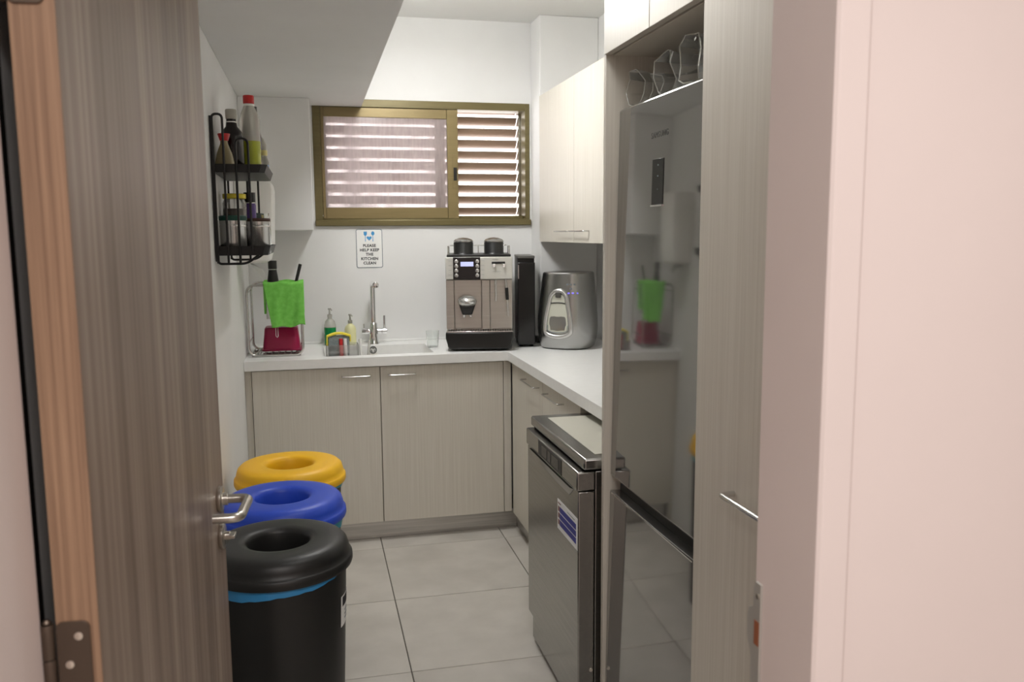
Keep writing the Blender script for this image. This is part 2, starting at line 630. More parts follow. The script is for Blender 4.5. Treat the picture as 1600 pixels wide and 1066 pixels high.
# doorway wall and the hall on the camera's side
OX0, OX1, OZ, YH = -0.307, 0.572, 2.08, 0.876
fw = MB()
fw.box(-2.2, OX0-0.001, YH+0.004, YF, 0, ZC).box(OX1+0.001, 3.0, YH+0.004, YF, 0, ZC).box(OX0-0.001, OX1+0.001, YH+0.004, YF, OZ, ZC)
struct(fw.build('wall_front', 'hall', smooth=False))
struct(MB().box(-2.2, 3.0, -2.0, YF-0.124, -0.12, 0).build('floor_hall', 'tile', smooth=False))
struct(MB().box(-2.2, 3.0, -2.0, YF, ZC, ZC+0.12).build('ceiling_hall', 'ceil', smooth=False))
struct(MB().box(-2.3, -2.2, -2.1, YF, 0, ZC).build('wall_hall_left', 'hall', smooth=False))
struct(MB().box(3.0, 3.1, -2.1, YF, 0, ZC).build('wall_hall_right', 'hall', smooth=False))
struct(MB().box(-2.2, 3.0, -2.1, -2.0, 0, ZC).build('wall_hall_back', 'hall', smooth=False))

# right-hand and left-hand door frame (pressed steel, painted like the hall)
tr = struct(holder('trim_1', (OX1, YH, 0)))
cs = MB((OX1, YH, 0))
cs.prism([(OX1, YF+0.004), (OX1, YH-0.008), (OX1+0.004, YH-0.012), (OX1+0.040, YH-0.012), (OX1+0.046, YH-0.006), (OX1+0.046, YH+0.003), (OX1+0.0011, YH+0.003), (OX1+0.0011, YF+0.004)], 'Z', 0, OZ+0.05)
cs.build('door_frame', 'hall', tr, bevel=0.003)
sp = MB((OX1, YH, 0))
zt = 1.032
outl = [(0.984, zt), (0.998, zt), (1.003, zt-0.01), (1.003, zt-0.036), (1.014, zt-0.042), (1.018, zt-0.055), (1.018, zt-0.085),
        (1.010, zt-0.100), (1.006, zt-0.11), (1.006, zt-0.24), (0.984, zt-0.24)]
sp.prism(outl, 'X', OX1-0.0035, OX1-0.0003)
pl = sp.build('strike_plate', 'zinc', tr, bevel=0.0006)
MB((OX1, YH, 0)).box(OX1-0.0042, OX1-0.0036, 0.986, 0.998, zt-0.088, zt-0.054).build('latch_hole', 'brick', pl)
MB((OX1, YH, 0)).box(OX1-0.0042, OX1-0.0036, 0.986, 0.998, zt-0.190, zt-0.150).build('bolt_hole', 'rubber', pl)
MB((OX1, YH, 0)).lathe([(0.0035, 0), (0.003, 0.0012)], (OX1-0.0047, 0.991, zt-0.018), 12, 'X').build('screw', 'screw', pl)
tl_ = struct(holder('trim_2', (OX0, YH, 0)))
MB((OX0, YH, 0)).prism([(OX0, YF-0.004), (OX0-0.0011, YF-0.004), (OX0-0.0011, YH+0.003), (OX0-0.046, YH+0.003), (OX0-0.046, YH-0.006), (OX0-0.040, YH-0.012), (OX0-0.004, YH-0.012), (OX0, YH-0.008)], 'Z', 0, OZ+0.05).build('door_frame', 'hall', tl_, bevel=0.003)
MB((OX0, YH, 0)).box(OX0-0.012, OX0+0.0005, YF-0.003, YF+0.012, 0, OZ).build('rubber_seal', 'rubber', tl_)
t3 = struct(holder('trim_3', (0, YH, OZ)))
MB((0, YH, OZ)).box(OX0, OX1, YH-0.012, YF+0.004, OZ-0.04, OZ-0.0005).build('door_frame', 'hall', t3, bevel=0.003)

# ------------------------------------------------------------------ the open door
dr = struct(holder('door_1', (-0.248, 1.0, 0)))
dr.rotation_euler = (0, 0, -atan2(0.0545, 0.8))
DT, DW, DH = 0.045, 0.80, 2.03
MB().box(-DT, 0, 0.0012, DW, 0.008, DH).build('door_leaf', 'door', dr, bevel=0.0012)
MB().box(-DT+0.0002, -0.0002, -0.0012, 0.0011, 0.008, DH).build('edge_band', 'door_edge', dr)
for (zc_) in (1.01, 0.25, 1.80):
    hz0, hz1 = zc_-0.062, zc_+0.062
    h = MB().prism([(p[0]-0.0270, p[1]+zc_) for p in rrect(0.036, 0.124, 0.008, 4)], 'Y', -0.0040, -0.0013).build('hinge', 'hinge', dr, bevel=0.0004)
    kn = MB()
    for k in range(3):
        a = hz0+0.124*k/3
        kn.lathe([(0.0068, 0.0006), (0.0072, 0.0015), (0.0072, 0.0398), (0.0068, 0.0407)], (-0.0530, -0.0050, a), 16)
    kn.lathe([(0.0045, 0), (0.0050, 0.002), (0.003, 0.005)], (-0.0530, -0.0050, hz1), 14)
    kn.build('hinge_knuckle', 'hinge', h)
    for k, (xx, zz) in enumerate(((-0.021, 0.045), (-0.032, 0.012), (-0.018, -0.019), (-0.032, -0.047))):
        MB().lathe([(0.0046, -0.0044), (0.0046, -0.0052), (0.002, -0.0058)], (xx, 0, zc_+zz), 14, 'Y').build('screw', 'screw', h)

def handle_set(side):
    s = 1 if side == 'in' else -1
    x0 = 0.0 if side == 'in' else -DT
    zc_, yc_ = 0.978, 0.742
    lh = MB()
    path = bend([(x0+s*0.004, yc_, zc_), (x0+s*0.060, yc_, zc_), (x0+s*0.060, yc_-0.125, zc_), (x0+s*0.012, yc_-0.125, zc_)], 0.020, 6)
    lh.tube(path, 0.0092, 14)
    l = lh.build('lever_handle', 'satin', dr)
    MB().lathe([(0.0245, 0), (0.026, s*0.002), (0.026, s*0.008), (0.0235, s*0.0095)], (x0, yc_, zc_), 28, 'X').build('rose', 'satin', l)
    MB().lathe([(0.0125, s*0.0094), (0.0125, s*0.019)], (x0, yc_, zc_), 20, 'X').build('collar', 'satin', l)
    zk = zc_-0.076
    k = MB().lathe([(0.0245, 0), (0.026, s*0.002), (0.026, s*0.008), (0.0235, s*0.0095)], (x0, yc_, zk), 28, 'X').build('key_rose', 'satin', dr)
    if side == 'in':
        tt = MB().lathe([(0.009, 0.0094), (0.009, 0.020)], (x0, yc_, zk), 18, 'X')
        tt.box(x0+0.0195, x0+0.030, yc_-0.013, yc_+0.013, zk-0.0035, zk+0.0035)
        tt.build('thumb_turn', 'satin', k, bevel=0.001)
handle_set('in')
# the outer side stays short of the wall: just its rose and key rose
MB().lathe([(0.026, 0), (0.026, -0.008), (0.0235, -0.0095)], (-DT, 0.742, 0.978), 28, 'X').build('outer_rose', 'satin', dr)

# ------------------------------------------------------------------ window with louvres
wn = struct(holder('window_1', ((WX0+WX1)/2, YB, WZ0)))
WO = ((WX0+WX1)/2, YB, WZ0)
y0, y1 = 4.6555, 4.76
m = MB(WO)
m.box(WX0, WX0+0.040, y0, y1, WZ0, WZ1).box(WX1-0.026, WX1, y0, y1, WZ0, WZ1)
m.box(WX0+0.040, WX1-0.026, y0, y1, WZ0, WZ0+0.036).box(WX0+0.040, WX1-0.026, y0, y1, WZ1-0.040, WZ1)
m.box(WX0+0.040, WX1-0.026, y0+0.050, y0+0.054, WZ0+0.036, WZ0+0.052)
fr = m.build('window_frame', 'bronze', wn, bevel=0.003)
MB(WO).box(WX0-0.002, WX1+0.004, y0-0.016, y0-0.0003, WZ0-0.002, WZ0+0.030).build('sill_track', 'bronze', wn, bevel=0.004)
# front sash (left)
ys0, ys1 = 4.664, 4.686
s1 = MB(WO)
zz0, zz1 = WZ0+0.037, WZ1-0.041
s1.box(WX0+0.041, 0.088, ys0, ys1, zz0, zz1)
s1.box(0.738, 0.797, ys0-0.004, ys1, zz0, zz1)
s1.box(0.088, 0.738, ys0, ys1, zz0, 1.640).box(0.088, 0.738, ys0, ys1, 2.112, zz1)
sash = s1.build('sliding_sash', 'bronze_lit', wn, bevel=0.002)
MB(WO).box(0.088, 0.738, ys0+0.009, ys0+0.013, 1.640, 2.112).build('window_pane', 'dirty', sash, smooth=False)
MB(WO).box(0.764, 0.793, ys0-0.0065, ys0-0.0042, 1.745, 1.925).build('latch_plate', 'bronze_lit', sash, bevel=0.001)
MB(WO).box(0.770, 0.788, ys0-0.0078, ys0-0.0066, 1.785, 1.855).build('latch_grip', 'black', sash, bevel=0.0005)
# rear sash, slid behind the front one
yr0, yr1 = 4.714, 4.736
s2 = MB(WO)
s2.box(WX0+0.041, 0.100, yr0, yr1, zz0+0.018, zz1).box(0.680, 0.733, yr0, yr1, zz0+0.018, zz1)
s2.box(0.100, 0.680, yr0, yr1, zz0+0.018, 1.640).box(0.100, 0.680, yr0, yr1, 2.120, zz1)
sash2 = s2.build('rear_sash', 'bronze', wn, bevel=0.002)
MB(WO).box(0.100, 0.680, yr0+0.009, yr0+0.013, 1.640, 2.120).build('window_pane', 'glass', sash2, smooth=False)
# louvre slats outside
zs = WZ0+0.018
ylv = 4.815
prof = []
for k in range(9):
    t = k/8
    yy = -0.026+0.052*t
    zz = 0.0205-0.041*t - 0.009*sin(pi*t)
    prof.append((yy, zz))
slat_poly = prof+[(p[0], p[1]-0.0016) for p in reversed(prof)]
first = None
for k in range(11):
    if first is None:
        first = MB().prism(slat_poly, 'X', WX0+0.006-WO[0], WX1-0.040-WO[0]).build('louvre_slat', 'slat', wn)
        o = first
    else:
        o = first.copy()
        COL.objects.link(o)
        o.parent = wn
    o.location = (0, ylv-YB, zs+0.0622*k-WZ0)
sd = MB(WO).box(WX1-0.038, WX1-0.022, 4.765, 4.858, WZ0+0.001, WZ1-0.001)
sd.build('louvre_rail', 'steel', wn)

# ------------------------------------------------------------------ worktop with integrated sink
ZT, ZTB = 0.919, 0.8755
YC, XA = 4.062, 0.9285
BX0, BX1, BY0, BY1, BZ = 0.045, 0.575, 4.146, 4.500, 0.765
wt = thing('worktop', 'white L-shaped kitchen worktop with moulded sink along the back and right wall', 'worktop', (0.5, 4.36, ZTB))
WOo = (0.5, 4.36, ZTB)
m = MB(WOo)
m.box(XL+0.001, BX0, YC, YB-0.001, ZTB, ZT)
m.box(BX0, BX1, YC, BY0, ZTB, ZT)
m.box(BX0, BX1, BY1, YB-0.001, ZTB, ZT)
m.box(BX1, XA, YC, YB-0.001, ZTB, ZT)
m.box(XA, 1.2045, 2.290, YB-0.001, ZTB, ZT)
m.box(1.2045, XR-0.001, 2.290, 4.469, ZTB, ZT)
m.build('worktop_slab', 'top', wt)
m = MB(WOo)
t_ = 0.006
e_ = 0.0012
sk_o = rrect(BX1-BX0-2*e_, BY1-BY0-2*e_, 0.012, 5, (BX0+BX1)/2, (BY0+BY1)/2)
sk_i = rrect(BX1-BX0-2*e_-0.003, BY1-BY0-2*e_-0.003, 0.012, 5, (BX0+BX1)/2, (BY0+BY1)/2)
sk_b = rrect(BX1-BX0-0.06, BY1-BY0-0.05, 0.03, 5, (BX0+BX1)/2, (BY0+BY1)/2)
m.loft([[(p[0], p[1], BZ-0.006) for p in sk_o], [(p[0], p[1], ZT-0.0008) for p in sk_o], [(p[0], p[1], ZT-0.0008) for p in sk_i],
        [(p[0], p[1], BZ+0.012) for p in sk_i], [(p[0], p[1], BZ) for p in sk_b]])
m.build('sink_basin', 'top', wt)
m = MB(WOo)
oc = (0.301, BY1-0.0040, 0.8955)
ring = [(oc[0]+0.0170*cos(2*pi*k/28), oc[1], oc[2]+0.0170*sin(2*pi*k/28)) for k in range(28)]
m.tube(ring, 0.0022, 8, closed=True)
for k in range(3):
    arc = [(oc[0]+0.0095*cos(a), oc[1]-0.0003, oc[2]+0.0095*sin(a)) for a in [radians(90+120*k-38+76*q/6) for q in range(7)]]
    m.tube(arc, 0.0018, 6)
m.build('overflow_grille', 'black', wt)
MB(WOo).box(XL+0.001, 1.2045, YB-0.006, YB-0.0012, ZT+0.0003, ZT+0.012).build('upstand', 'top', wt, bevel=0.002)

# ------------------------------------------------------------------ base cabinets
def bar_handle(parent, org, p0, p1, out, r=0.0033, name='handle'):
    """bow handle from p0 to p1 standing out by vector out"""
    p0, p1, out = Vector(p0), Vector(p1), Vector(out)
    pts = bend([p0, p0+out, p1+out, p1], 0.010, 5)
    return MB(org).tube(pts, r, 10).build(name, 'steel', parent)

YD = 4.082
def base_unit(x0, x1, name, label, hx0, hx1, hollow=None):
    t = thing(name, label, 'cabinet', ((x0+x1)/2, YD, 0.098))
    o = ((x0+x1)/2, YD, 0.098)
    zt_ = ZTB-0.0015
    m = MB(o)
    m.box(x0, x0+0.018, YD+0.0225, YB-0.003, 0.098, zt_).box(x1-0.018, x1, YD+0.0225, YB-0.003, 0.098, zt_)
    m.box(x0+0.018, x1-0.018, YD+0.0225, YB-0.003, 0.098, 0.116).box(x0+0.018, x1-0.018, YB-0.012, YB-0.003, 0.116, zt_)
    m.build('carcass', 'cab_edge', t, smooth=False)
    d = MB(o).box(x0+0.0015, x1-0.0015, YD, YD+0.020, 0.100, zt_-0.004).build('door', 'cab', t, bevel=0.0012)
    bar_handle(d, o, (hx0, YD-0.0002, 0.8295), (hx1, YD-0.0002, 0.8295), (0, -0.030, 0))
    return t
base_unit(-0.2885, 0.3025, 'base_cabinet', 'greige wood-grain base cabinet under the left half of the back worktop', 0.123, 0.257)
base_unit(0.3035, 0.9085, 'base_cabinet', 'greige wood-grain base cabinet under the back worktop, next to the inner corner', 0.341, 0.472)
tag(MB((-0.304, YD, 0.098)).box(XL+0.001, -0.2900, YD+0.012, YD+0.030, 0.0, ZTB-0.0015).build('filler_strip', 'cab', bevel=0.001),
    'narrow vertical filler strip between left wall and first base cabinet', 'filler strip')
tag(MB((0.92, YD, 0.098)).box(0.910, 0.9475, YD, YD+0.018, 0.100, ZTB-0.0015).build('corner_post', 'cab', bevel=0.001),
    'narrow greige corner post between back and right base cabinets', 'corner post')
XD = 0.9490
def base_unit_r(ya, yb, label, hy0, hy1, x1=XR-0.003):
    t = thing('base_cabinet', label, 'cabinet', (XD, (ya+yb)/2, 0.098))
    o = (XD, (ya+yb)/2, 0.098)
    zt_ = ZTB-0.0015
    m = MB(o)
    m.box(XD+0.0225, x1, ya, ya+0.018, 0.098, zt_).box(XD+0.0225, x1, yb-0.018, yb, 0.098, zt_)
    m.box(XD+0.0225, x1, ya+0.018, yb-0.018, 0.098, 0.116)
    m.build('carcass', 'cab_edge', t, smooth=False)
    d = MB(o).box(XD, XD+0.020, ya+0.0012, yb-0.0012, 0.100, zt_-0.004).build('door', 'cab', t, bevel=0.0012)
    bar_handle(d, o, (XD+0.0002, hy0, 0.829), (XD+0.0002, hy1, 0.829), (-0.030, 0, 0))
base_unit_r(3.497, 4.060, 'greige right-hand base cabinet nearest the inner worktop corner', 3.545, 3.775)
base_unit_r(2.958, 3.494, 'greige right-hand base cabinet beside the dishwasher, far side', 3.170, 3.400)
pk = MB((0, 4.13, 0)).box(-0.288, 0.985, 4.133, 4.148, 0.001, 0.0965).build('plinth', 'brushed')
tag(pk, 'brushed metal plinth strip below the back base cabinets', 'plinth')
pk = MB((1.0, 3.5, 0)).box(0.986, 1.000, 2.960, 4.131, 0.001, 0.0965).build('plinth', 'brushed')
tag(pk, 'brushed metal plinth strip below the right-hand base cabinets', 'plinth')

# ------------------------------------------------------------------ upper cabinet on the right wall
XU = 1.200
t = thing('wall_cabinet', 'greige two-door wall cabinet above the water dispenser', 'cabinet', (XU, 3.85, 1.453))
o = (XU, 3.85, 1.453)
m = MB(o)
m.box(XU+0.0205, XR-0.001, 3.236, 4.462, 1.453, 1.471).box(XU+0.0205, XR-0.001, 3.236, 4.462, 2.197, 2.215)
m.box(XU+0.0205, XR-0.001, 3.236, 3.254, 1.471, 2.197).box(XU+0.0205, XR-0.001, 4.444, 4.462, 1.471, 2.197).box(XU+0.0205, XR-0.001, 3.84, 3.858, 1.471, 2.197)
m.box(XR-0.010, XR-0.001, 3.254, 4.444, 1.471, 2.197)
m.build('carcass', 'cab_edge', t, smooth=False)
d = MB(o).box(XU, XU+0.019, 3.8515, 4.463, 1.453, 2.215).build('door', 'cab', t, bevel=0.0012)
bar_handle(d, o, (XU+0.0002, 3.872, 1.507), (XU+0.0002, 4.095, 1.507), (-0.028, 0, 0))
d = MB(o).box(XU, XU+0.019, 3.236, 3.8485, 1.453, 2.215).build('door', 'cab', t, bevel=0.0012)
bar_handle(d, o, (XU+0.0002, 3.625, 1.507), (XU+0.0002, 3.838, 1.507), (-0.028, 0, 0))

# ------------------------------------------------------------------ fridge housing
PX = 0.798
t = thing('fridge_housing', 'tall greige housing around the fridge with a two-door cabinet on top', 'cabinet', (PX, 1.97, 0))
o = (PX, 1.97, 0)
MB(o).box(PX, XR-0.001, 2.2675, 2.2860, 0, ZC-0.002).build('side_panel', 'cab', t, bevel=0.0012)
MB(o).box(PX, XR-0.001, 1.6480, 1.6720, 0, ZC-0.002).build('side_panel', 'cab', t, bevel=0.0012)
MB(o).box(PX+0.022, XR-0.001, 1.6722, 2.2673, 1.977, 1.995).build('shelf', 'cab_edge', t, bevel=0.001)
MB(o).box(XR-0.012, XR-0.002, 1.6722, 2.2673, 1.996, ZC-0.002).build('back_panel', 'cab_edge', t)
MB(o).box(PX-0.006, PX+0.014, 1.952, 2.2660, 1.977, ZC-0.004).build('door', 'cab', t, bevel=0.0012)
MB(o).box(PX-0.006, PX+0.014, 1.6735, 1.949, 1.977, ZC-0.004).build('door', 'cab', t, bevel=0.0012)

# tall cupboard nearest the doorway
t = thing('tall_cupboard', 'tall greige cupboard between the fridge and the doorway', 'cabinet', (PX, 1.33, 0))
o = (PX, 1.33, 0)
m = MB(o)
m.box(PX+0.014, XR-0.001, 1.003, 1.021, 0.0, ZC-0.002).box(PX+0.014, XR-0.001, 1.6285, 1.6470, 0.0, ZC-0.002)
m.box(PX+0.014, XR-0.001, 1.021, 1.6285, 0.08, 0.098).box(XR-0.012, XR-0.001, 1.021, 1.6285, 0.098, ZC-0.002).box(PX+0.05, PX+0.066, 1.021, 1.6285, 0.0, 0.08)
m.build('carcass', 'cab_edge', t, smooth=False)
d = MB(o).box(PX-0.008, PX+0.012, 1.005, 1.6430, 0.10, 2.40).build('door', 'cab', t, bevel=0.0012)
bar_handle(d, o, (PX-0.0078, 1.478, 0.991), (PX-0.0078, 1.300, 0.991), (-0.030, 0, 0), 0.0055)
MB(o).box(PX-0.008, PX+0.012, 1.005, 1.6430, 2.404, ZC-0.004).build('door', 'cab', t, bevel=0.0012)

# ------------------------------------------------------------------ fridge (leaning very slightly back)
fr = thing('fridge', 'tall grey glossy fridge freezer with a narrow dark display', 'fridge', (0.802, 1.975, 0.0))
fr.rotation_euler = (0, radians(1.05), 0)
HW = 0.2875
MB().box(0.062, 0.60, -HW, HW, 0.045, 1.825).build('body', 'inox', fr, bevel=0.006)
def bowed(z0_, z1_):
    pts = [(-0.0038*(1-((-HW+2*HW*k/20-0.04)/HW)**2), -HW+2*HW*k/20) for k in range(21)]
    return MB().prism([(0.055, -HW)]+pts+[(0.055, HW)], 'Z', z0_, z1_)
d1 = bowed(0.808, 1.832).build('upper_door', 'fridge', fr, bevel=0.007, seg=3)
d2_ = bowed(0.055, 0.764).build('lower_door', 'fridge', fr, bevel=0.004, seg=3)
MB().box(0.030, 0.0615, -HW+0.004, HW-0.004, 0.7645, 0.8075).build('grip_recess', 'black', fr)
MB().box(-0.0036, 0.006, -HW+0.02, HW-0.02, 0.7592, 0.7622).build('chrome_strip', 'chrome', d2_)
for yy in (-0.22, 0.22):
    MB().lathe([(0.022, 0.0), (0.022, 0.046)], (0.10, yy, 0.0), 14).build('foot', 'black', fr)
    MB().lathe([(0.022, -0.0075), (0.022, 0.046)], (0.50, yy, 0.0), 14).build('foot', 'black', fr)
ds = MB().box(-0.0050, -0.001, -0.038, 0.031, 1.567, 1.677).build('display_panel', 'black_gloss', d1, bevel=0.0006)
MB().box(-0.0074, -0.001, -0.038, 0.031, 1.5625, 1.5665).build('display_trim', 'chrome', ds)
for (zz, s_) in ((1.662, 0.003), (1.636, 0.003), (1.604, 0.002)):
    MB().box(-0.0054, -0.0051, -0.006-s_, -0.006+s_, zz-s_/2, zz+s_/2).build('icon', 'print_grey', ds)
mx = Matrix(((0, 0, -1, -0.0040), (-1, 0, 0, -0.006), (0, 1, 0, 1.735), (0, 0, 0, 1)))
lettering('SAMSUNG', 0.0205, 'logo', d1, mx, name='brand_lettering', spacing=1.15)

# clear plastic sleeves lying on top of the fridge
def sleeve(label, y, r, x0, x1, z, seed, squash=1.0):
    rnd = random.Random(seed)
    n, mrows = 9, 9
    rings = []
    ph = rnd.random()*6
    for j in range(mrows):
        q = j/(mrows-1)
        ring_ = []
        for k in range(n):
            a = 2*pi*k/n
            rr = r*(1+0.05*sin(3*a+ph+q*3)+rnd.uniform(-0.045, 0.045))
            if j == 0:
                rr *= 1.12
            yy, zz = rr*cos(a), rr*sin(a)*squash
            zz = max(zz, -r*squash*0.9)
            ring_.append((x0+(x1-x0)*q+rnd.uniform(-0.012, 0.012)*(1 if j == 0 else 0.3), y+yy, z+r*squash*0.9+zz))
        rings.append(ring_)
    m = MB(((x0+x1)/2, y, z))
    m.loft(rings, cap0=False, cap1=True)
    o = m.build('plastic_sleeve', 'film', angle=12, fix=True)
    MB(((x0+x1)/2, y, z)).tube(rings[0], 0.0014, 6, closed=True).build('rim', 'clear_pet', o)
    for jj in (2, 5):
        MB(((x0+x1)/2, y, z)).tube([Vector(p)*1.0 for p in rings[jj]], 0.0006, 5, closed=True).build('fold', 'clear_pet', o)
    return tag(o, label, 'plastic sleeve')
zf = 1.831
sleeve('clear plastic sleeve on fridge top, farthest from the doorway', 2.190, 0.046, 0.850, 1.15, zf+0.002, 3)
sleeve('small crumpled clear plastic sleeve second from the far side of the fridge top', 2.090, 0.032, 0.868, 1.12, zf+0.002, 5)
sleeve('large clear plastic sleeve in the middle of the fridge top', 1.985, 0.049, 0.850, 1.16, zf+0.002, 9, 1.05)
sleeve('clear plastic sleeve on fridge top touching the near housing panel', 1.835, 0.050, 0.845, 1.16, zf+0.002, 13, 1.08)

# ------------------------------------------------------------------ dishwasher, pulled half out
dw = thing('dishwasher', 'grey freestanding dishwasher pulled out from under the right worktop', 'dishwasher', (0.735, 2.615, 0))
o = (0.735, 2.615, 0)
Y0, Y1 = 2.312, 2.918
MB(o).box(0.790, 1.320, Y0+0.006, Y1-0.006, 0.020, 0.805).build('body', 'inox', dw, bevel=0.003)
m = MB(o).box(0.752, 1.335, Y0-0.006, Y1+0.010, 0.812, 0.846)
m.build('top_lid', 'inox', dw, bevel=0.006)
MB(o).box(0.800, 1.300, Y0+0.040, Y1-0.045, 0.8461, 0.8475).build('top_inlay', 'inox_top', dw, bevel=0.0006)
MB(o).box(0.760, 0.792, Y0+0.012, Y1-0.012, 0.800, 0.8118).build('lid_gap', 'rubber', dw)
cp = MB(o).box(0.732, 0.789, Y0, Y1, 0.748, 0.806).build('control_panel', 'inox', dw, bevel=0.005)
c2 = MB(o).box(0.7305, 0.733, 2.470, 2.745, 0.752, 0.8030).build('control_recess', 'black', cp, bevel=0.0008)
for (ya, yb) in ((2.50, 2.58), (2.59, 2.625), (2.635, 2.70)):
    MB(o).box(0.7296, 0.7304, ya, yb, 0.760, 0.795).build('button_field', 'black_gloss', c2)
m = MB(o)
m.hexa([(0.737, Y0+0.003, 0.118), (0.789, Y0+0.003, 0.118), (0.789, Y1-0.003, 0.118), (0.737, Y1-0.003, 0.118),
        (0.737, Y0+0.003, 0.746), (0.789, Y0+0.003, 0.746), (0.789, Y1-0.003, 0.746), (0.737, Y1-0.003, 0.746)])
dd = m.build('door', 'inox', dw, bevel=0.004)
m = MB(o)
m.add([(0.7365, 2.36, 0.742), (0.7365, 2.87, 0.742), (0.7365, 2.80, 0.712), (0.7365, 2.40, 0.712), (0.7280, 2.37, 0.744), (0.7280, 2.86, 0.744)],
      [(0, 1, 5, 4), (4, 5, 2, 3), (0, 4, 3), (1, 2, 5), (0, 3, 2, 1)])
m.build('door_grip', 'inox', dd)
MB(o).box(0.752, 0.789, Y0+0.008, Y1-0.008, 0.016, 0.112).build('kickplate', 'inox', dw, bevel=0.002)
for (xx, yy) in ((0.83, Y0+0.05), (0.83, Y1-0.05), (1.27, Y0+0.05), (1.27, Y1-0.05)):
    MB(o).lathe([(0.018, 0.0), (0.018, 0.0195)], (xx, yy, 0.0), 12).build('foot', 'black', dw)
MB(o).lathe([(0.006, -0.0005), (0.005, -0.003)], (0.778, Y0+0.003, 0.19), 12, 'Y').build('screw', 'screw', dd)
st = MB(o).box(0.7358, 0.7368, 2.314+0.006, 2.528, 0.566, 0.663).build('energy_sticker', 'paper', dd)
for k in range(3):
    zz = 0.634-0.0215*k
    MB(o).box(0.7353, 0.7357, 2.332, 2.500, zz-0.009, zz+0.009).build('blue_field', 'print_navy', st)
    MB(o).box(0.7353, 0.7357, 2.502, 2.520, zz-0.008, zz+0.008).build('red_icon', 'print_brown', st)
MB(o).box(0.7353, 0.7357, 2.490, 2.522, 0.6505, 0.6545).build('header_line', 'print_brown', st)
MB(o).box(0.7353, 0.7357, 2.345, 2.420, 0.651, 0.653).build('header_line', 'print_grey', st)

# ------------------------------------------------------------------ three waste bins
def bin_(x, y, zt_, mat_lid, label, bag, bag_dir, sticker=False):
    t = thing('waste_bin', label, 'bin', (x, y, 0), group='round lidded waste bins')
    zt_ = zt_
    MB().lathe([(0.145, 0.0), (0.150, 0.004), (0.1755, zt_-0.055), (0.1755, zt_-0.046)], (0, 0, 0), 48, cap1=False).build('body', 'bin_black', t)
    rim = [(0.1745, -0.072), (0.190, -0.070), (0.1925, -0.063), (0.1915, -0.048), (0.1885, -0.0450), (0.1850, -0.043), (0.1835, -0.030), (0.1785, -0.014), (0.1680, -0.004),
           (0.150, -0.0003), (0.130, 0.0), (0.104, -0.0003), (0.091, -0.002), (0.0835, -0.007), (0.0800, -0.016), (0.078, -0.042), (0.076, -0.085), (0.073, -0.085), (0.075, -0.042)]
    MB().lathe([(r, zt_+h) for r, h in rim], (0, 0, 0), 64, cap0=False, cap1=False).build('lid', mat_lid, t, angle=60)
    # waste bag folded over the rim below the lid
    nn = 64
    def fn(u, v):
        a = 2*pi*u
        w = 0.004+0.026*max(0.0, cos((a-bag_dir)*0.75 if abs(a-bag_dir) < pi else (2*pi-abs(a-bag_dir))*0.75))+0.002*sin(5*a)
        r = 0.1785+0.0018*sin(17*a)+0.0015*sin(31*a+v*3)
        return (r*cos(a), r*sin(a), zt_-0.0715-w*v)
    MB().grid(fn, nn, 3).build('waste_bag', bag, t, fix=False, angle=80)
    def rb_(z):
        return 0.150+0.0255*z/(zt_-0.055)
    if sticker:
        def fs(u, v):
            a = radians(-25)+radians(42)*u
            z = zt_-0.235+0.085*v
            r = rb_(z)+0.0008
            return (r*cos(a), r*sin(a), z)
        s = MB().grid(fs, 8, 2).build('sticker', 'paper', t, fix=False)
        def fh(u, v):
            a = radians(-22)+radians(36)*u
            z = zt_-0.180+0.026*v
            r = rb_(z)+0.0013
            return (r*cos(a), r*sin(a), z)
        MB().grid(fh, 8, 1).build('sticker_header', 'print_black', s, fix=False)
        for k in range(3):
            def fl_(u, v, k=k):
                a = radians(-16)+radians(24)*u
                z = zt_-0.198-0.011*k+0.004*v
                r = rb_(z)+0.0013
                return (r*cos(a), r*sin(a), z)
            MB().grid(fl_, 6, 1).build('sticker_line', 'print_grey', s, fix=False)
    return t
bin_(-0.111, 2.262, 0.703, 'bin_black', 'all-black round waste bin with ring-shaped lid, nearest the camera', 'bag_blue', radians(212), True)
bin_(-0.112, 2.652, 0.703, 'bin_blue', 'round waste bin with a blue ring-shaped lid', 'bag_teal', radians(325))
bin_(-0.0980, 3.042, 0.703, 'bin_yellow', 'round waste bin with a yellow ring-shaped lid', 'bag_teal', radians(60))

# ------------------------------------------------------------------ ceiling lamp (just above the frame) and the added fill lamp
for lp_, lb in ((LAMP, 'round white ceiling lamp above the sink end of the kitchen'), (FILL_LAMP, 'round white fill lamp added above the doorway end of the kitchen')):
    t = thing('ceiling_lamp', lb, 'lamp', (lp_[0], lp_[1], ZC), group='kitchen ceiling lamps')
    MB().lathe([(0.060, -0.0005), (0.060, -0.048)], (0, 0, 0), 40).build('lamp_base', 'white', t)
    MB().lathe([(0.150, -0.0485), (0.168, -0.058), (0.170, -0.080), (0.165, -0.110), (0.130, -0.126), (0.05, -0.130)], (0, 0, 0), 40).build('diffuser', 'lamp' if lp_ is LAMP else 'lamp_fill', t)

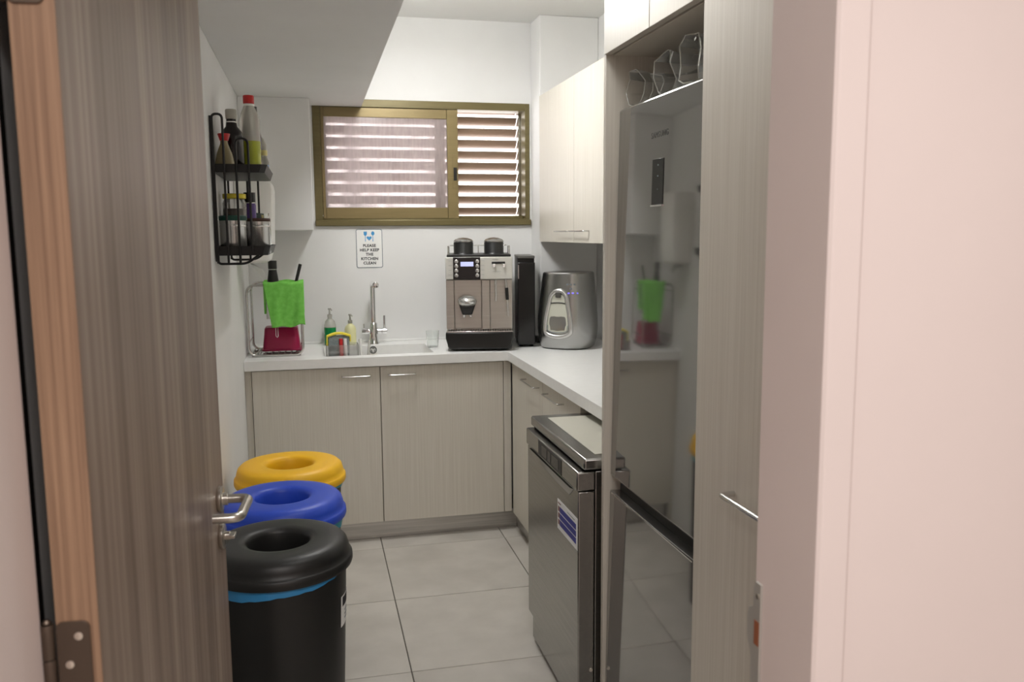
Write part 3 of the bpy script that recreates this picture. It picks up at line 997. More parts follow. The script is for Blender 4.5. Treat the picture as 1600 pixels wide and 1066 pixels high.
# ------------------------------------------------------------------ wall rack
XW = XL+0.002
RY0, RY1 = 3.10, 3.60
rk = thing('wall_rack', 'black wire two-tier spice rack hanging on the left wall', 'rack', (XW, 3.35, 1.40))
o = (XW, 3.35, 1.40)
def rack_side(y, r=0.0042):
    m = MB(o)
    a, b, c, d = -0.310, -0.276, -0.237, -0.196
    m.tube(bend([(a, y, 1.404), (a, y, 1.906), (b, y, 1.906), (b, y, 1.404)], 0.017, 6), r, 8)
    m.build('wire_arch', 'black_wire', rk)
    m = MB(o)
    m.tube(bend([(c, y, 1.404), (c, y, 1.826), (d, y, 1.826), (d, y, 1.440)], 0.020, 6), r, 8)
    m.build('wire_arch', 'black_wire', rk)
    m = MB(o)
    m.tube(bend([(a, y, 1.430), (a, y, 1.402), (-0.215, y, 1.402), (-0.175, y, 1.432)], 0.02, 6), r, 8)
    m.build('wire_foot', 'black_wire', rk)
rack_side(RY0-0.006)
rack_side(RY1+0.006)
m = MB(o)
for z in (1.45, 1.73):
    m.box(XW, XW+0.003, RY0, RY1, z-0.014, z+0.014)
m.box(XW, XW+0.012, RY0-0.010, RY0+0.004, 1.41, 1.90)
m.build('back_bars', 'black_wire', rk, bevel=0.001)
def tray(z0, z1, x1=-0.146):
    m = MB(o)
    x0 = XW+0.004
    ch = 0.018
    out = [(x0, RY0), (x1-ch, RY0), (x1, RY0+ch), (x1, RY1-ch), (x1-ch, RY1), (x0, RY1)]
    out_top = [(x0, RY0), (x1+0.010-ch, RY0), (x1+0.010, RY0+ch), (x1+0.010, RY1-ch), (x1+0.010-ch, RY1), (x0, RY1)]
    n = len(out)
    cx, cy = sum(p[0] for p in out)/n, sum(p[1] for p in out)/n
    def ins(p, d):
        return (p[0]+(d if p[0] < cx else -d), p[1]+(d if p[1] < cy else -d))
    rings = [[(p[0], p[1], z0) for p in out], [(p[0], p[1], z1) for p in out_top],
             [(*ins(p, 0.002), z1) for p in out_top], [(*ins(p, 0.002), z0+0.002) for p in out]]
    m.loft(rings)
    return m.build('tray', 'black_wire', rk)
tray(1.713, 1.741)
tray(1.430, 1.462)
ZA, ZB_ = 1.7152, 1.4322          # standing surfaces of the two trays

def bottle(name, label, x, y, z, prof, mat, cat='bottle', cap=None, extra=(), n=24, group=None):
    t = thing(name, label, cat, (x, y, z), group=group)
    MB().lathe(prof, (0, 0, 0), n).build('body', mat, t, angle=50)
    if cap:
        MB().lathe(cap[0], (0, 0, 0), n).build('cap', cap[1], t, angle=50)
    for (nm, pr, mt) in extra:
        MB().lathe(pr, (0, 0, 0), n, cap0=False, cap1=False).build(nm, mt, t)
    return t
# top tray
bottle('soy_sauce_bottle', 'small glass sauce bottle with flared red cap, nearest on the top rack tray', -0.278, 3.155, ZA,
       [(0.030, 0), (0.033, 0.003), (0.033, 0.030), (0.026, 0.065), (0.013, 0.098), (0.012, 0.108)], 'amber', cap=([(0.014, 0.1082), (0.021, 0.130), (0.020, 0.132)], 'red'))
bottle('sauce_bottle', 'tall dark bottle with grey cap on the top rack tray', -0.258, 3.240, ZA,
       [(0.038, 0), (0.041, 0.004), (0.041, 0.128), (0.036, 0.146), (0.020, 0.166), (0.0165, 0.188), (0.0165, 0.192)], 'soy',
       cap=([(0.0185, 0.1925), (0.0195, 0.200), (0.0195, 0.222), (0.0175, 0.226)], 'grey_cap'), extra=[('neck_ring', [(0.0175, 0.176), (0.0178, 0.180), (0.0172, 0.184)], 'white')])
t = bottle('oil_bottle', 'clear bottle half full of yellow-green liquid with a red screw cap', -0.200, 3.305, ZA,
       [(0.033, 0), (0.0355, 0.004), (0.0362, 0.050), (0.0350, 0.054), (0.0362, 0.058), (0.0362, 0.075), (0.0350, 0.079), (0.0362, 0.083), (0.0362, 0.122)], 'oil',
       cap=([(0.0185, 0.2560), (0.0195, 0.258), (0.0195, 0.282), (0.018, 0.285)], 'red'))
MB().lathe([(0.0362, 0.1222), (0.0362, 0.196), (0.033, 0.214), (0.019, 0.246), (0.017, 0.2555)], (0, 0, 0), 24).build('upper_bottle', 'clear_pet', t)
MB().lathe([(0.0195, 0.247), (0.0200, 0.250), (0.0195, 0.2545)], (0, 0, 0), 24, cap0=False, cap1=False).build('neck_ring', 'white', t)
bottle('chilli_bottle', 'slim bottle with small red cap behind the dark bottle', -0.230, 3.385, ZA,
       [(0.020, 0), (0.022, 0.003), (0.022, 0.105), (0.012, 0.130), (0.010, 0.175)], 'clear_pet', cap=([(0.0105, 0.1755), (0.012, 0.178), (0.011, 0.206)], 'red'),
       extra=[('neck_label', [(0.0118, 0.140), (0.0108, 0.172)], 'red')])
bottle('balsamic_bottle', 'dark bottle with black cap right behind the clear oil bottle', -0.192, 3.420, ZA,
       [(0.024, 0), (0.026, 0.003), (0.026, 0.150), (0.018, 0.190), (0.013, 0.210), (0.012, 0.228)], 'soy', cap=([(0.0135, 0.2285), (0.0145, 0.230), (0.0145, 0.262)], 'black'))
bottle('grey_bottle', 'slim pale grey bottle at the far outer end of the top rack tray', -0.174, 3.480, ZA,
       [(0.020, 0), (0.022, 0.003), (0.022, 0.128), (0.014, 0.150), (0.008, 0.156)], 'grey_cap')
bottle('seasoning_bottle', 'small clear seasoning bottle with pale blue label, outer edge of top tray', -0.158, 3.395, ZA,
       [(0.014, 0), (0.016, 0.003), (0.016, 0.058), (0.011, 0.072), (0.010, 0.080)], 'clear_pet', cap=([(0.011, 0.0805), (0.0125, 0.083), (0.012, 0.100)], 'label_cream'),
       extra=[('label', [(0.0164, 0.012), (0.0164, 0.046)], 'label_blue')])
# bottom tray: canisters in front
def canister(label, x, y, r, h, lid, lidh, group='steel canisters on the lower rack tray'):
    t = thing('canister', label, 'canister', (x, y, ZB_), group=group)
    MB().lathe([(r*0.97, 0), (r, 0.003), (r, h*0.80), (r*1.03, h*0.82), (r*1.03, h*0.86), (r*0.99, h*0.88), (r*1.03, h*0.92), (r*1.03, h)], (0, 0, 0), 36).build('body', 'silver', t)
    MB().lathe([(r*1.02, h+0.0005), (r*1.06, h+0.003), (r*1.06, h+lidh-0.003), (r*1.0, h+lidh)], (0, 0, 0), 36).build('lid', lid, t)
canister('stainless steel canister with dark green lid, next to the wall', -0.262, 3.165, 0.0445, 0.118, 'green_dark', 0.018)
canister('stainless steel canister with dark brown lid at the outer tray edge', -0.182, 3.255, 0.041, 0.116, 'dark_wood', 0.012)
t = thing('coffee_jar', 'glass jar of dark coffee with a gold lid on the lower rack tray', 'jar', (-0.268, 3.345, ZB_))
MB().lathe([(0.040, 0), (0.043, 0.004), (0.043, 0.185), (0.036, 0.200)], (0, 0, 0), 28).build('glass_body', 'film', t)
MB().lathe([(0.038, 0.004), (0.0395, 0.006), (0.0395, 0.165)], (0, 0, 0), 28).build('coffee', 'coffee', t)
MB().lathe([(0.040, 0.2005), (0.042, 0.203), (0.042, 0.217), (0.040, 0.219)], (0, 0, 0), 28).build('lid', 'gold_lid', t)
bottle('spice_bottle', 'purple-labelled spice bottle with dark cap between canisters and jar', -0.217, 3.390, ZB_,
       [(0.021, 0), (0.022, 0.003), (0.022, 0.180), (0.018, 0.188)], 'purple', cap=([(0.019, 0.1885), (0.0215, 0.190), (0.0215, 0.226)], 'black'),
       extra=[('cap_ring', [(0.0222, 0.186), (0.0222, 0.189)], 'steel')])
t = tag(MB((-0.196, 3.50, ZB_)).hexa([(-0.215, 3.486, ZB_), (-0.170, 3.486, ZB_), (-0.170, 3.512, ZB_), (-0.215, 3.512, ZB_), (-0.210, 3.493, ZB_+0.155), (-0.172, 3.493, ZB_+0.150), (-0.172, 3.505, ZB_+0.150), (-0.210, 3.505, ZB_+0.155)]).build('spice_packet', 'green_dark', bevel=0.002),
        'dark green folded spice packet at the far end of the lower tray', 'packet')
MB((-0.196, 3.50, ZB_)).hexa([(-0.184, 3.4845, ZB_+0.02), (-0.170, 3.4845, ZB_+0.02), (-0.170, 3.4855, ZB_+0.02), (-0.184, 3.4855, ZB_+0.02), (-0.182, 3.491, ZB_+0.145), (-0.173, 3.491, ZB_+0.145), (-0.173, 3.4925, ZB_+0.145), (-0.182, 3.4925, ZB_+0.145)]).build('yellow_print', 'label_cream', t)
t = thing('glass_jar', 'small empty clear glass jar behind the brown-lidded canister', 'jar', (-0.180, 3.440, ZB_))
MB().lathe([(0.030, 0), (0.034, 0.004), (0.034, 0.120), (0.028, 0.138), (0.029, 0.150), (0.027, 0.150), (0.026, 0.138), (0.032, 0.118), (0.032, 0.006)], (0, 0, 0), 24, cap1=True).build('glass_body', 'glass', t)
bottle('shaker', 'small yellow-labelled shaker at the outer edge of the lower tray', -0.1615, 3.345, ZB_,
       [(0.010, 0), (0.011, 0.002), (0.011, 0.070), (0.008, 0.085)], 'label_cream', cap=([(0.0085, 0.0855), (0.009, 0.088), (0.008, 0.100)], 'red'))

# ------------------------------------------------------------------ paper towel dispenser
t = thing('towel_dispenser', 'white wall-mounted paper towel dispenser behind the wire rack', 'dispenser', (XL+0.001, 4.08, 1.38))
o = (XL+0.001, 4.08, 1.38)
m = MB(o)
rings = []
for (z, w, dpt) in ((1.375, 0.22, 0.120), (1.385, 0.24, 0.140), (1.46, 0.25, 0.158), (1.70, 0.25, 0.166), (1.728, 0.24, 0.160), (1.737, 0.22, 0.148)):
    rings.append([(XL+0.001, 4.08-w/2, z), (XL+0.001+dpt-0.03, 4.08-w/2, z), (XL+0.001+dpt-0.006, 4.08-w/2+0.010, z), (XL+0.001+dpt, 4.08-w/2+0.032, z),
                  (XL+0.001+dpt, 4.08+w/2-0.032, z), (XL+0.001+dpt-0.006, 4.08+w/2-0.010, z), (XL+0.001+dpt-0.03, 4.08+w/2, z), (XL+0.001, 4.08+w/2, z)])
m.loft(rings)
m.build('cover', 'white', t, bevel=0.003)
MB(o).box(XL+0.05, XL+0.11, 4.00, 4.16, 1.3740, 1.3748).build('outlet_slot', 'black', t)
pt = MB((-0.235, 4.06, 1.374))
def fp(u, v):
    yy = 3.985+0.15*u
    tip = abs(u-0.55)
    ln = 0.076*(1-1.25*tip)
    return (-0.268+0.055*v+0.010*sin(6*u), yy-0.02*v, 1.3735-max(ln, 0.012)*v)
pt.grid(fp, 10, 5)
tag(pt.build('paper_towel', 'paper', angle=25, fix=False, solid=0.0006), 'white paper towel sticking out below the wall dispenser', 'paper towel')

# ------------------------------------------------------------------ sign on the back wall
SX0, SX1, SZ0, SZ1 = 0.237, 0.377, 1.320, 1.5265
t = thing('sign', 'small white laminated notice below the window with cutlery picture', 'sign', ((SX0+SX1)/2, YB-0.0005, (SZ0+SZ1)/2))
sw, sh = SX1-SX0, SZ1-SZ0
MB().prism(rrect(sw, sh, 0.010), 'Y', -0.0012, 0.0).build('border', 'print_grey', t)
MB().prism(rrect(sw-0.007, sh-0.007, 0.008), 'Y', -0.0017, -0.0012).build('sheet', 'paper', t)
def txm(cx, cz):
    return Matrix(((1, 0, 0, cx), (0, 0, -1, -0.0020), (0, 1, 0, cz), (0, 0, 0, 1)))
for k, w in enumerate(('PLEASE', 'HELP KEEP', 'THE', 'KITCHEN', 'CLEAN')):
    lettering(w, 0.0205, 'print_black', t, txm(0.0, 0.0150-0.0233*k), bold=0.0007, spacing=1.08)
ht = []
for k in range(28):
    a = 2*pi*k/28
    ht.append((0.0135/16*16*sin(a)**3, 0.0135/16*(13*cos(a)-5*cos(2*a)-2*cos(3*a)-cos(4*a))+0.055))
MB().prism([(p[0], p[1]) for p in ht], 'Y', -0.0022, -0.0017).build('heart_picture', 'print_blue', t)
fk = MB()
fk.prism([(-0.0220, 0.038), (-0.0180, 0.038), (-0.0185, 0.068), (-0.0215, 0.068)], 'Y', -0.0022, -0.0017)
fk.prism([(-0.0290, 0.090), (-0.0285, 0.075), (-0.0235, 0.068), (-0.0165, 0.068), (-0.0115, 0.075), (-0.0110, 0.090)], 'Y', -0.0022, -0.0017)
fk.build('fork_picture', 'print_blue', t)
spn = MB()
spn.prism([(0.0180, 0.038), (0.0215, 0.038), (0.0212, 0.072), (0.0185, 0.072)], 'Y', -0.0022, -0.0017)
spn.prism([(0.0198+0.0088*cos(2*pi*k/20), 0.0805+0.0108*sin(2*pi*k/20)) for k in range(20)], 'Y', -0.0023, -0.0017)
spn.build('spoon_picture', 'print_blue', t)

# ------------------------------------------------------------------ tap
t = thing('tap', 'chrome kitchen mixer tap with side lever behind the sink', 'tap', (0.311, 4.575, ZT))
m = MB()
m.lathe([(0.030, 0.0), (0.030, 0.004), (0.026, 0.010), (0.021, 0.045), (0.021, 0.110), (0.018, 0.114)], (0, 0, 0), 28)
m.build('body', 'chrome', t)
m = MB()
m.tube(bend([(0, 0, 0.112), (0, 0, 0.322), (0.004, -0.150, 0.322)], 0.022, 6), 0.0135, 18)
m.build('spout', 'chrome', t)
MB().lathe([(0.0165, 0.0), (0.0165, -0.022), (0.013, -0.024)], (0.005, -0.145, 0.322), 22, 'Y').build('aerator', 'chrome', t)
MB().lathe([(0.0150, -0.062), (0.0165, -0.058), (0.0165, -0.020)], (0, 0, 0.067), 20, 'X').build('filter_valve', 'chrome', t)
cb = MB()
cb.lathe([(0.0165, 0.020), (0.0165, 0.040), (0.0145, 0.042), (0.0145, 0.045), (0.0175, 0.047), (0.0175, 0.068), (0.015, 0.071)], (0, 0, 0.067), 20, 'X')
cross = cb.build('valve_arm', 'chrome', t)
MB().tube([(0.058, 0, 0.080), (0.058, -0.003, 0.150)], 0.0058, 12).build('lever', 'chrome', cross)
MB().tube([(-0.050, 0, 0.080), (-0.050, -0.002, 0.108)], 0.0032, 10).build('filter_lever', 'chrome', cross)

# ------------------------------------------------------------------ soap bottles, sponge caddy, brushes
def pump(t, z, mat, s=1.0):
    m = MB()
    m.lathe([(0.013*s, z), (0.014*s, z+0.003), (0.014*s, z+0.016), (0.006*s, z+0.018), (0.005*s, z+0.040), (0.009*s, z+0.041), (0.009*s, z+0.049)], (0, 0, 0), 18)
    m.tube([(0, 0, z+0.045), (0.010*s, -0.028*s, z+0.043), (0.011*s, -0.032*s, z+0.038)], 0.0035*s, 8)
    m.build('pump', mat, t)
t = thing('soap_bottle', 'pump bottle half full of green soap behind the sponge caddy', 'bottle', (0.085, 4.580, ZT))
MB().lathe([(0.028, 0), (0.031, 0.003), (0.031, 0.095)], (0, 0, 0), 24).build('soap', 'green_liquid', t)
MB().lathe([(0.031, 0.0955), (0.031, 0.105), (0.024, 0.128), (0.012, 0.140), (0.0115, 0.146)], (0, 0, 0), 24).build('bottle_shell', 'clear_pet', t)
pump(t, 0.1465, 'clear_pet', 0.9)
t = thing('soap_bottle', 'pale cream soap pump bottle between the sponge caddy and the tap', 'bottle', (0.190, 4.585, ZT))
MB().lathe([(0.027, 0), (0.030, 0.003), (0.030, 0.082), (0.024, 0.098), (0.012, 0.108), (0.0115, 0.112)], (0, 0, 0), 24).build('bottle_shell', 'pale_yellow', t)
pump(t, 0.1125, 'grey_cap', 0.85)
CX0, CX1, CY0, CY1, CZ0, CZ1 = 0.055, 0.212, 4.195, 4.290, BZ+0.0005, 0.965
t = thing('sponge_caddy', 'clear plastic sponge caddy standing in the left end of the sink', 'caddy', ((CX0+CX1)/2, (CY0+CY1)/2, CZ0))
m = MB(((CX0+CX1)/2, (CY0+CY1)/2, CZ0))
outer = rrect(CX1-CX0, CY1-CY0, 0.012, 4, (CX0+CX1)/2, (CY0+CY1)/2)
inner = rrect(CX1-CX0-0.005, CY1-CY0-0.005, 0.010, 4, (CX0+CX1)/2, (CY0+CY1)/2)
m.loft([[(p[0], p[1], CZ0) for p in outer], [(p[0], p[1], CZ1) for p in outer], [(p[0], p[1], CZ1) for p in inner], [(p[0], p[1], CZ0+0.003) for p in inner]])
m.build('box', 'film', t)
tag_sp = thing('sponge', 'grey scouring sponge with a yellow face curved over it in the caddy', 'sponge', (0.118, 4.262, 0.905))
o = (0.118, 4.262, 0.905)
MB(o).box(0.068, 0.170, 4.256, 4.280, CZ0+0.012, 1.005).build('scourer', 'sponge_grey', tag_sp, bevel=0.005)
arch = []
for k in range(13):
    q = k/12
    arch.append((0.060+0.118*q, 1.006+0.016*sin(pi*q)))
poly = [(0.058, 0.955)]+arch+[(0.178, 0.975), (0.172, 0.975), (0.172, 1.000)]+[(p[0], p[1]-0.011) for p in reversed(arch[1:-1])]+[(0.066, 1.000), (0.066, 0.955)]
MB(o).prism(poly, 'Y', 4.250, 4.284).build('foam', 'sponge_yellow', tag_sp, bevel=0.002)
def stick(name, label, p0, p1, r0, r1, mat, cat):
    m = MB(p0)
    m.tube([p0, Vector(p0).lerp(Vector(p1), 0.5)+Vector((0.002, -0.004, 0)), p1], r0, 12, r_end=r1)
    return tag(m.build(name, mat, bevel=0.001), label, cat)
stick('dish_brush', 'red dish brush handle standing in the sponge caddy', (0.128, 4.222, BZ+0.014), (0.128, 4.240, 0.992), 0.0110, 0.0095, 'red', 'brush')
stick('dish_brush', 'white dish brush handle standing right beside the red one', (0.152, 4.222, BZ+0.014), (0.148, 4.236, 0.992), 0.0075, 0.0085, 'white', 'brush')
stick('dish_brush', 'white brush standing in the sink just right of the caddy', (0.226, 4.240, BZ+0.012), (0.222, 4.262, 0.985), 0.0065, 0.0080, 'white', 'brush')
stick('vegetable_knife', 'slim grey handle leaning in the sink right of the caddy', (0.240, 4.225, BZ+0.012), (0.270, 4.290, 0.970), 0.0060, 0.0065, 'zinc', 'utensil')
t = thing('drinking_glass', 'small clear drinking glass beside the coffee machine', 'glass', (0.596, 4.330+0.02, ZT+0.0003))
MB().lathe([(0.026, 0), (0.028, 0.002), (0.034, 0.085), (0.032, 0.085), (0.0262, 0.006)], (0, 0, 0), 28).build('tumbler', 'glass', t)

# ------------------------------------------------------------------ dish rack, cloth, tub, tools
X0, X1 = -0.303, -0.052
dk = thing('dish_rack', 'chrome wire dish drying rack at the left end of the worktop', 'dish rack', (-0.178, 4.35, ZT))
o = (-0.178, 4.35, ZT)
def loop(y, x0, x1, z0, z1, nm, r=0.0062):
    pts = [(p[0], y, p[1]) for p in rrect(x1-x0, z1-z0, 0.035, 6, (x0+x1)/2, (z0+z1)/2)]
    MB(o).tube(pts, r, 10, closed=True).build(nm, 'steel', dk)
loop(4.215, X0, X1, ZT+0.0068, 1.262, 'front_loop')
loop(4.475, X0+0.004, X1-0.006, ZT+0.0068, 1.262, 'rear_loop')
for (x, z) in ((X0+0.0005, 0.985), (X1-0.0005, 0.985), (X0+0.0005, 1.225), (X1-0.0015, 1.225), (X0+0.035, ZT+0.008), (X1-0.035, ZT+0.008)):
    MB(o).cyl((x, 4.215, z), (x, 4.475, z), 0.003, 8).build('side_rail', 'steel', dk)
for x in (-0.26, -0.23, -0.20, -0.17, -0.14, -0.11, -0.08):
    MB(o).cyl((x, 4.222, ZT+0.0135), (x, 4.470, ZT+0.0135), 0.0018, 6).build('rod', 'steel', dk)
m = MB(o)
m.box(X0+0.012, X1-0.012, 4.225, 4.468, ZT+0.0006, ZT+0.0035)
m.box(X0+0.012, X0+0.016, 4.225, 4.468, ZT+0.0035, ZT+0.011).box(X1-0.016, X1-0.012, 4.225, 4.468, ZT+0.0035, ZT+0.011)
m.build('drip_tray', 'fridge', dk)
hk = [(-0.176, 4.209, 1.255), (-0.176, 4.203, 1.02), (-0.170, 4.200, 1.012), (-0.166, 4.203, 1.02), (-0.166, 4.207, 1.255)]
MB(o).tube(hk, 0.0014, 6).build('wire_hook', 'chrome', dk)
# utensil basket of the rack, under the cloth
m = MB(o)
bx = rrect(0.165, 0.100, 0.012, 4, -0.135, 4.275)
bi = rrect(0.160, 0.095, 0.010, 4, -0.135, 4.275)
m.loft([[(p[0], p[1], 1.10) for p in bx], [(p[0], p[1], 1.258) for p in bx], [(p[0], p[1], 1.258) for p in bi], [(p[0], p[1], 1.104) for p in bi]])
m.build('utensil_basket', 'steel', dk)
tb = thing('plastic_tub', 'magenta plastic tub turned upside down in the dish rack', 'tub', (-0.155, 4.365, ZT+0.016))
m = MB((-0.155, 4.365, ZT+0.016))
z0 = ZT+0.0160
rg = []
for (z, w, d, r) in ((z0, 0.190, 0.150, 0.02), (z0+0.008, 0.190, 0.150, 0.02), (z0+0.0085, 0.180, 0.140, 0.02), (z0+0.108, 0.158, 0.120, 0.02), (z0+0.114, 0.146, 0.108, 0.018)):
    rg.append([(p[0], p[1], z) for p in rrect(w, d, r, 4, -0.155, 4.365)])
m.loft(rg)
m.build('tub_shell', 'magenta', tb, bevel=0.001)
cl = MB((-0.13, 4.2, 1.26))
# path across: back hem, up over the basket's rear, dip, front rim, and down the front
pathc = [(4.334, 1.200), (4.333, 1.262), (4.328, 1.279), (4.318, 1.272), (4.312, 1.140), (4.304, 1.122), (4.246, 1.122), (4.238, 1.140), (4.232, 1.262),
         (4.226, 1.276), (4.214, 1.2775), (4.2035, 1.270), (4.200, 1.22), (4.198, 1.16), (4.196, 1.10), (4.194, 1.060)]
def fc(u, v):
    s_ = v*(len(pathc)-1)
    i = min(int(s_), len(pathc)-2)
    f = s_-i
    y = pathc[i][0]*(1-f)+pathc[i+1][0]*f
    z = pathc[i][1]*(1-f)+pathc[i+1][1]*f
    hang = max(0.0, (1.27-z))/0.21 if s_ > 11 else 0.0
    xl = -0.227+0.036*hang
    xr = -0.040-0.004*hang+0.012*max(0.0, hang-0.5)
    x = xl+(xr-xl)*u
    if s_ > 11:
        y -= 0.008*hang*(0.5+0.5*sin(7*u+1.0))+0.0035*sin(19*u+6*hang)*hang
        z += hang*(0.010*u+0.004*sin(9*u))
    return (x, y, z+0.0025*sin(13*u+3*v))
cl.grid(fc, 44, 90)
co = cl.build('cloth', 'green', angle=180, fix=False, solid=0.0032)
tag(co, 'bright green microfibre cloth draped over the dish rack', 'cloth')
bottle('drinking_bottle', 'matt black drinking bottle standing in the draped dish rack', -0.182, 4.275, 1.1250,
       [(0.024, 0), (0.0265, 0.003), (0.0275, 0.130), (0.0270, 0.152), (0.0200, 0.202), (0.0195, 0.208)], 'black',
       cap=([(0.0200, 0.2115), (0.0205, 0.214), (0.0205, 0.250), (0.019, 0.252)], 'black'), extra=[('neck_ring', [(0.0200, 0.2082), (0.0206, 0.2097), (0.0200, 0.2112)], 'steel')])
stick('spatula', 'black utensil handle leaning out of the draped dish rack', (-0.117, 4.270, 1.128), (-0.052, 4.285, 1.358), 0.0065, 0.0085, 'black', 'utensil')

# ------------------------------------------------------------------ coffee machine
MX0, MX1 = 0.641, 0.970
CMR = radians(-10.5)
cm = thing('coffee_machine', 'large steel automatic coffee machine with two bean hoppers in the corner', 'coffee machine', (0.805, 4.15, ZT), rotz=CMR)
o = (0.805, 4.15, ZT)
YFm = 4.150
for (xx, yy) in ((MX0+0.04, 4.20), (MX1-0.04, 4.20), (MX0+0.04, 4.54), (MX1-0.04, 4.54)):
    MB(o).lathe([(0.018, 0.0003), (0.018, 0.0100)], (xx, yy, ZT), 14).build('foot', 'rubber', cm)
MB(o).box(MX0+0.002, MX1-0.002, 4.206, 4.580, 0.9292, 1.384).build('body', 'machine_steel', cm, bevel=0.003)
# drip tray base
rb = [(MX0-0.004, 1.014), (MX0-0.004, 0.985), (MX0+0.010, 0.934), (MX0+0.022, 0.9295), (MX1-0.022, 0.9295), (MX1-0.006, 0.936), (MX1+0.001, 0.985), (MX1+0.001, 1.014)]
MB(o).prism(rb, 'Y', 4.118, 4.205).build('drip_tray', 'black', cm, bevel=0.006)
g_ = MB(o).box(MX0, MX1, 4.122, 4.2045, 1.0144, 1.0190).build('drip_grate', 'steel', cm, bevel=0.001)
sl = MB(o)
for k in range(26):
    x = MX0+0.012+k*(MX1-MX0-0.024)/25
    sl.box(x-0.003, x+0.003, 4.130, 4.196, 1.0191, 1.0196)
sl.build('grate_slots', 'black', g_)
# lower front: four vertical steel panels with dark gaps
for k, (a, b) in enumerate(((0.641, 0.6795), (0.682, 0.816), (0.8185, 0.857), (0.8595, 0.970))):
    yf = (4.168, 4.186, 4.168, 4.180)[k]
    MB(o).box(a, b, yf, 4.2055, 1.026, 1.270).build('front_panel', 'machine_steel', cm, bevel=0.0015)
for (a, b) in ((0.641, 0.6795), (0.8185, 0.857)):
    MB(o).box(a, b, 4.1670, 4.1679, 1.0900, 1.0920).build('panel_trim', 'panel_light', cm)
# upper head
MB(o).box(MX0-0.001, MX1+0.001, YFm, 4.2055, 1.274, 1.384).build('head_panel', 'panel_light', cm, bevel=0.004)
bp = MB(o).box(0.678, 0.812, YFm-0.004, YFm-0.0003, 1.273, 1.383).build('button_panel', 'black_gloss', cm, bevel=0.002)
MB(o).box(0.715, 0.778, YFm-0.0052, YFm-0.0041, 1.339, 1.361).build('lcd_screen', 'lcd', bp)
for x in (0.694, 0.797):
    for k in range(4):
        MB(o).lathe([(0.0095, -0.0041), (0.0095, -0.0075), (0.006, -0.0095)], (x, YFm, 1.363-0.0228*k), 18, 'Y').build('button', 'silver', bp)
MB(o).box(0.868, 0.935, YFm-0.0045, YFm-0.0003, 1.350, 1.361).build('brand_bar', 'black', cm, bevel=0.002)
for x in (0.879, 0.929):
    MB(o).lathe([(0.0085, -0.0003), (0.0085, -0.010), (0.005, -0.013)], (x, YFm, 1.342), 18, 'Y').build('knob', 'chrome', cm)
for k in range(4):
    MB(o).box(0.816, 0.832, YFm-0.0012, YFm-0.0003, 1.3655-0.0228*k, 1.3662-0.0228*k).build('scale_line', 'print_grey', cm)
    MB(o).box(0.655, 0.671, YFm-0.0012, YFm-0.0003, 1.3655-0.0228*k, 1.3662-0.0228*k).build('scale_line', 'print_grey', cm)
MB(o).box(0.872, 0.915, YFm-0.0012, YFm-0.0003, 1.3120, 1.3128).build('scale_line', 'print_grey', cm)
MB(o).box(0.872, 0.9, YFm-0.0012, YFm-0.0003, 1.3720, 1.3732).build('scale_line', 'print_grey', cm)
# coffee spout
sx, sz = 0.7450, 1.165
spm = MB(o)
spm.lathe([(0.047, 0.0), (0.044, -0.020), (0.030, -0.038), (0.012, -0.048), (0.001, -0.050)], (sx, 4.150, sz), 32, 'Y', sy=0.62)
spt = spm.build('spout_dome', 'silver', cm)
MB(o).hexa([(sx-0.024, 4.125, 1.100), (sx+0.024, 4.125, 1.100), (sx+0.024, 4.180, 1.100), (sx-0.024, 4.180, 1.100), (sx-0.044, 4.140, 1.160), (sx+0.044, 4.140, 1.160), (sx+0.044, 4.1855, 1.160), (sx-0.044, 4.1855, 1.160)]).build('spout_body', 'black', cm, bevel=0.006)
for dx in (-0.016, 0.016):
    MB(o).lathe([(0.0075, 0.0), (0.0075, -0.016), (0.005, -0.018)], (sx+dx, 4.145, 1.104), 14).build('nozzle', 'chrome', cm)
# water and steam wands
MB(o).tube([(0.887, 4.150, 1.271), (0.888, 4.146, 1.225), (0.888, 4.143, 1.165)], 0.0052, 12, r_end=0.0042).build('water_wand', 'chrome', cm)
sw_ = MB(o).tube([(0.936, 4.150, 1.271), (0.940, 4.146, 1.24), (0.948, 4.140, 1.09)], 0.0048, 12, r_end=0.0036).build('steam_wand', 'chrome', cm)
MB(o).tube([(0.941, 4.146, 1.232), (0.944, 4.143, 1.172)], 0.0085, 12).build('wand_grip', 'black', sw_)
# top tray, hoppers and gallery rail
MB(o).box(MX0+0.006, MX1-0.006, 4.165, 4.560, 1.3845, 1.396).build('cup_tray', 'black', cm, bevel=0.002)
for x in (0.729, 0.883):
    h = MB(o).lathe([(0.055, 1.3965), (0.050, 1.404), (0.050, 1.452), (0.0475, 1.456)], (x, 4.290, 0), 36).build('bean_hopper', 'black', cm)
    MB(o).lathe([(0.0505, 1.4562), (0.0505, 1.461), (0.042, 1.470), (0.022, 1.477), (0.002, 1.479)], (x, 4.290, 0), 36).build('hopper_lid', 'silver_body', h)
rl = MB(o)
zr = 1.436
rl.tube(bend([(MX0+0.012, 4.172, 1.3955), (MX0+0.012, 4.180, zr), (MX0+0.012, 4.55, zr), (MX1-0.012, 4.55, zr), (MX1-0.012, 4.180, zr), (MX1-0.012, 4.172, 1.3955)], 0.02, 5), 0.0030, 8)
for x in (MX0+0.012, MX1-0.012):
    rl.cyl((x, 4.36, 1.3955), (x, 4.36, zr), 0.0026, 8)
rl.cyl((0.806, 4.55, 1.3955), (0.806, 4.55, zr), 0.0026, 8)
rl.build('gallery_rail', 'steel', cm)

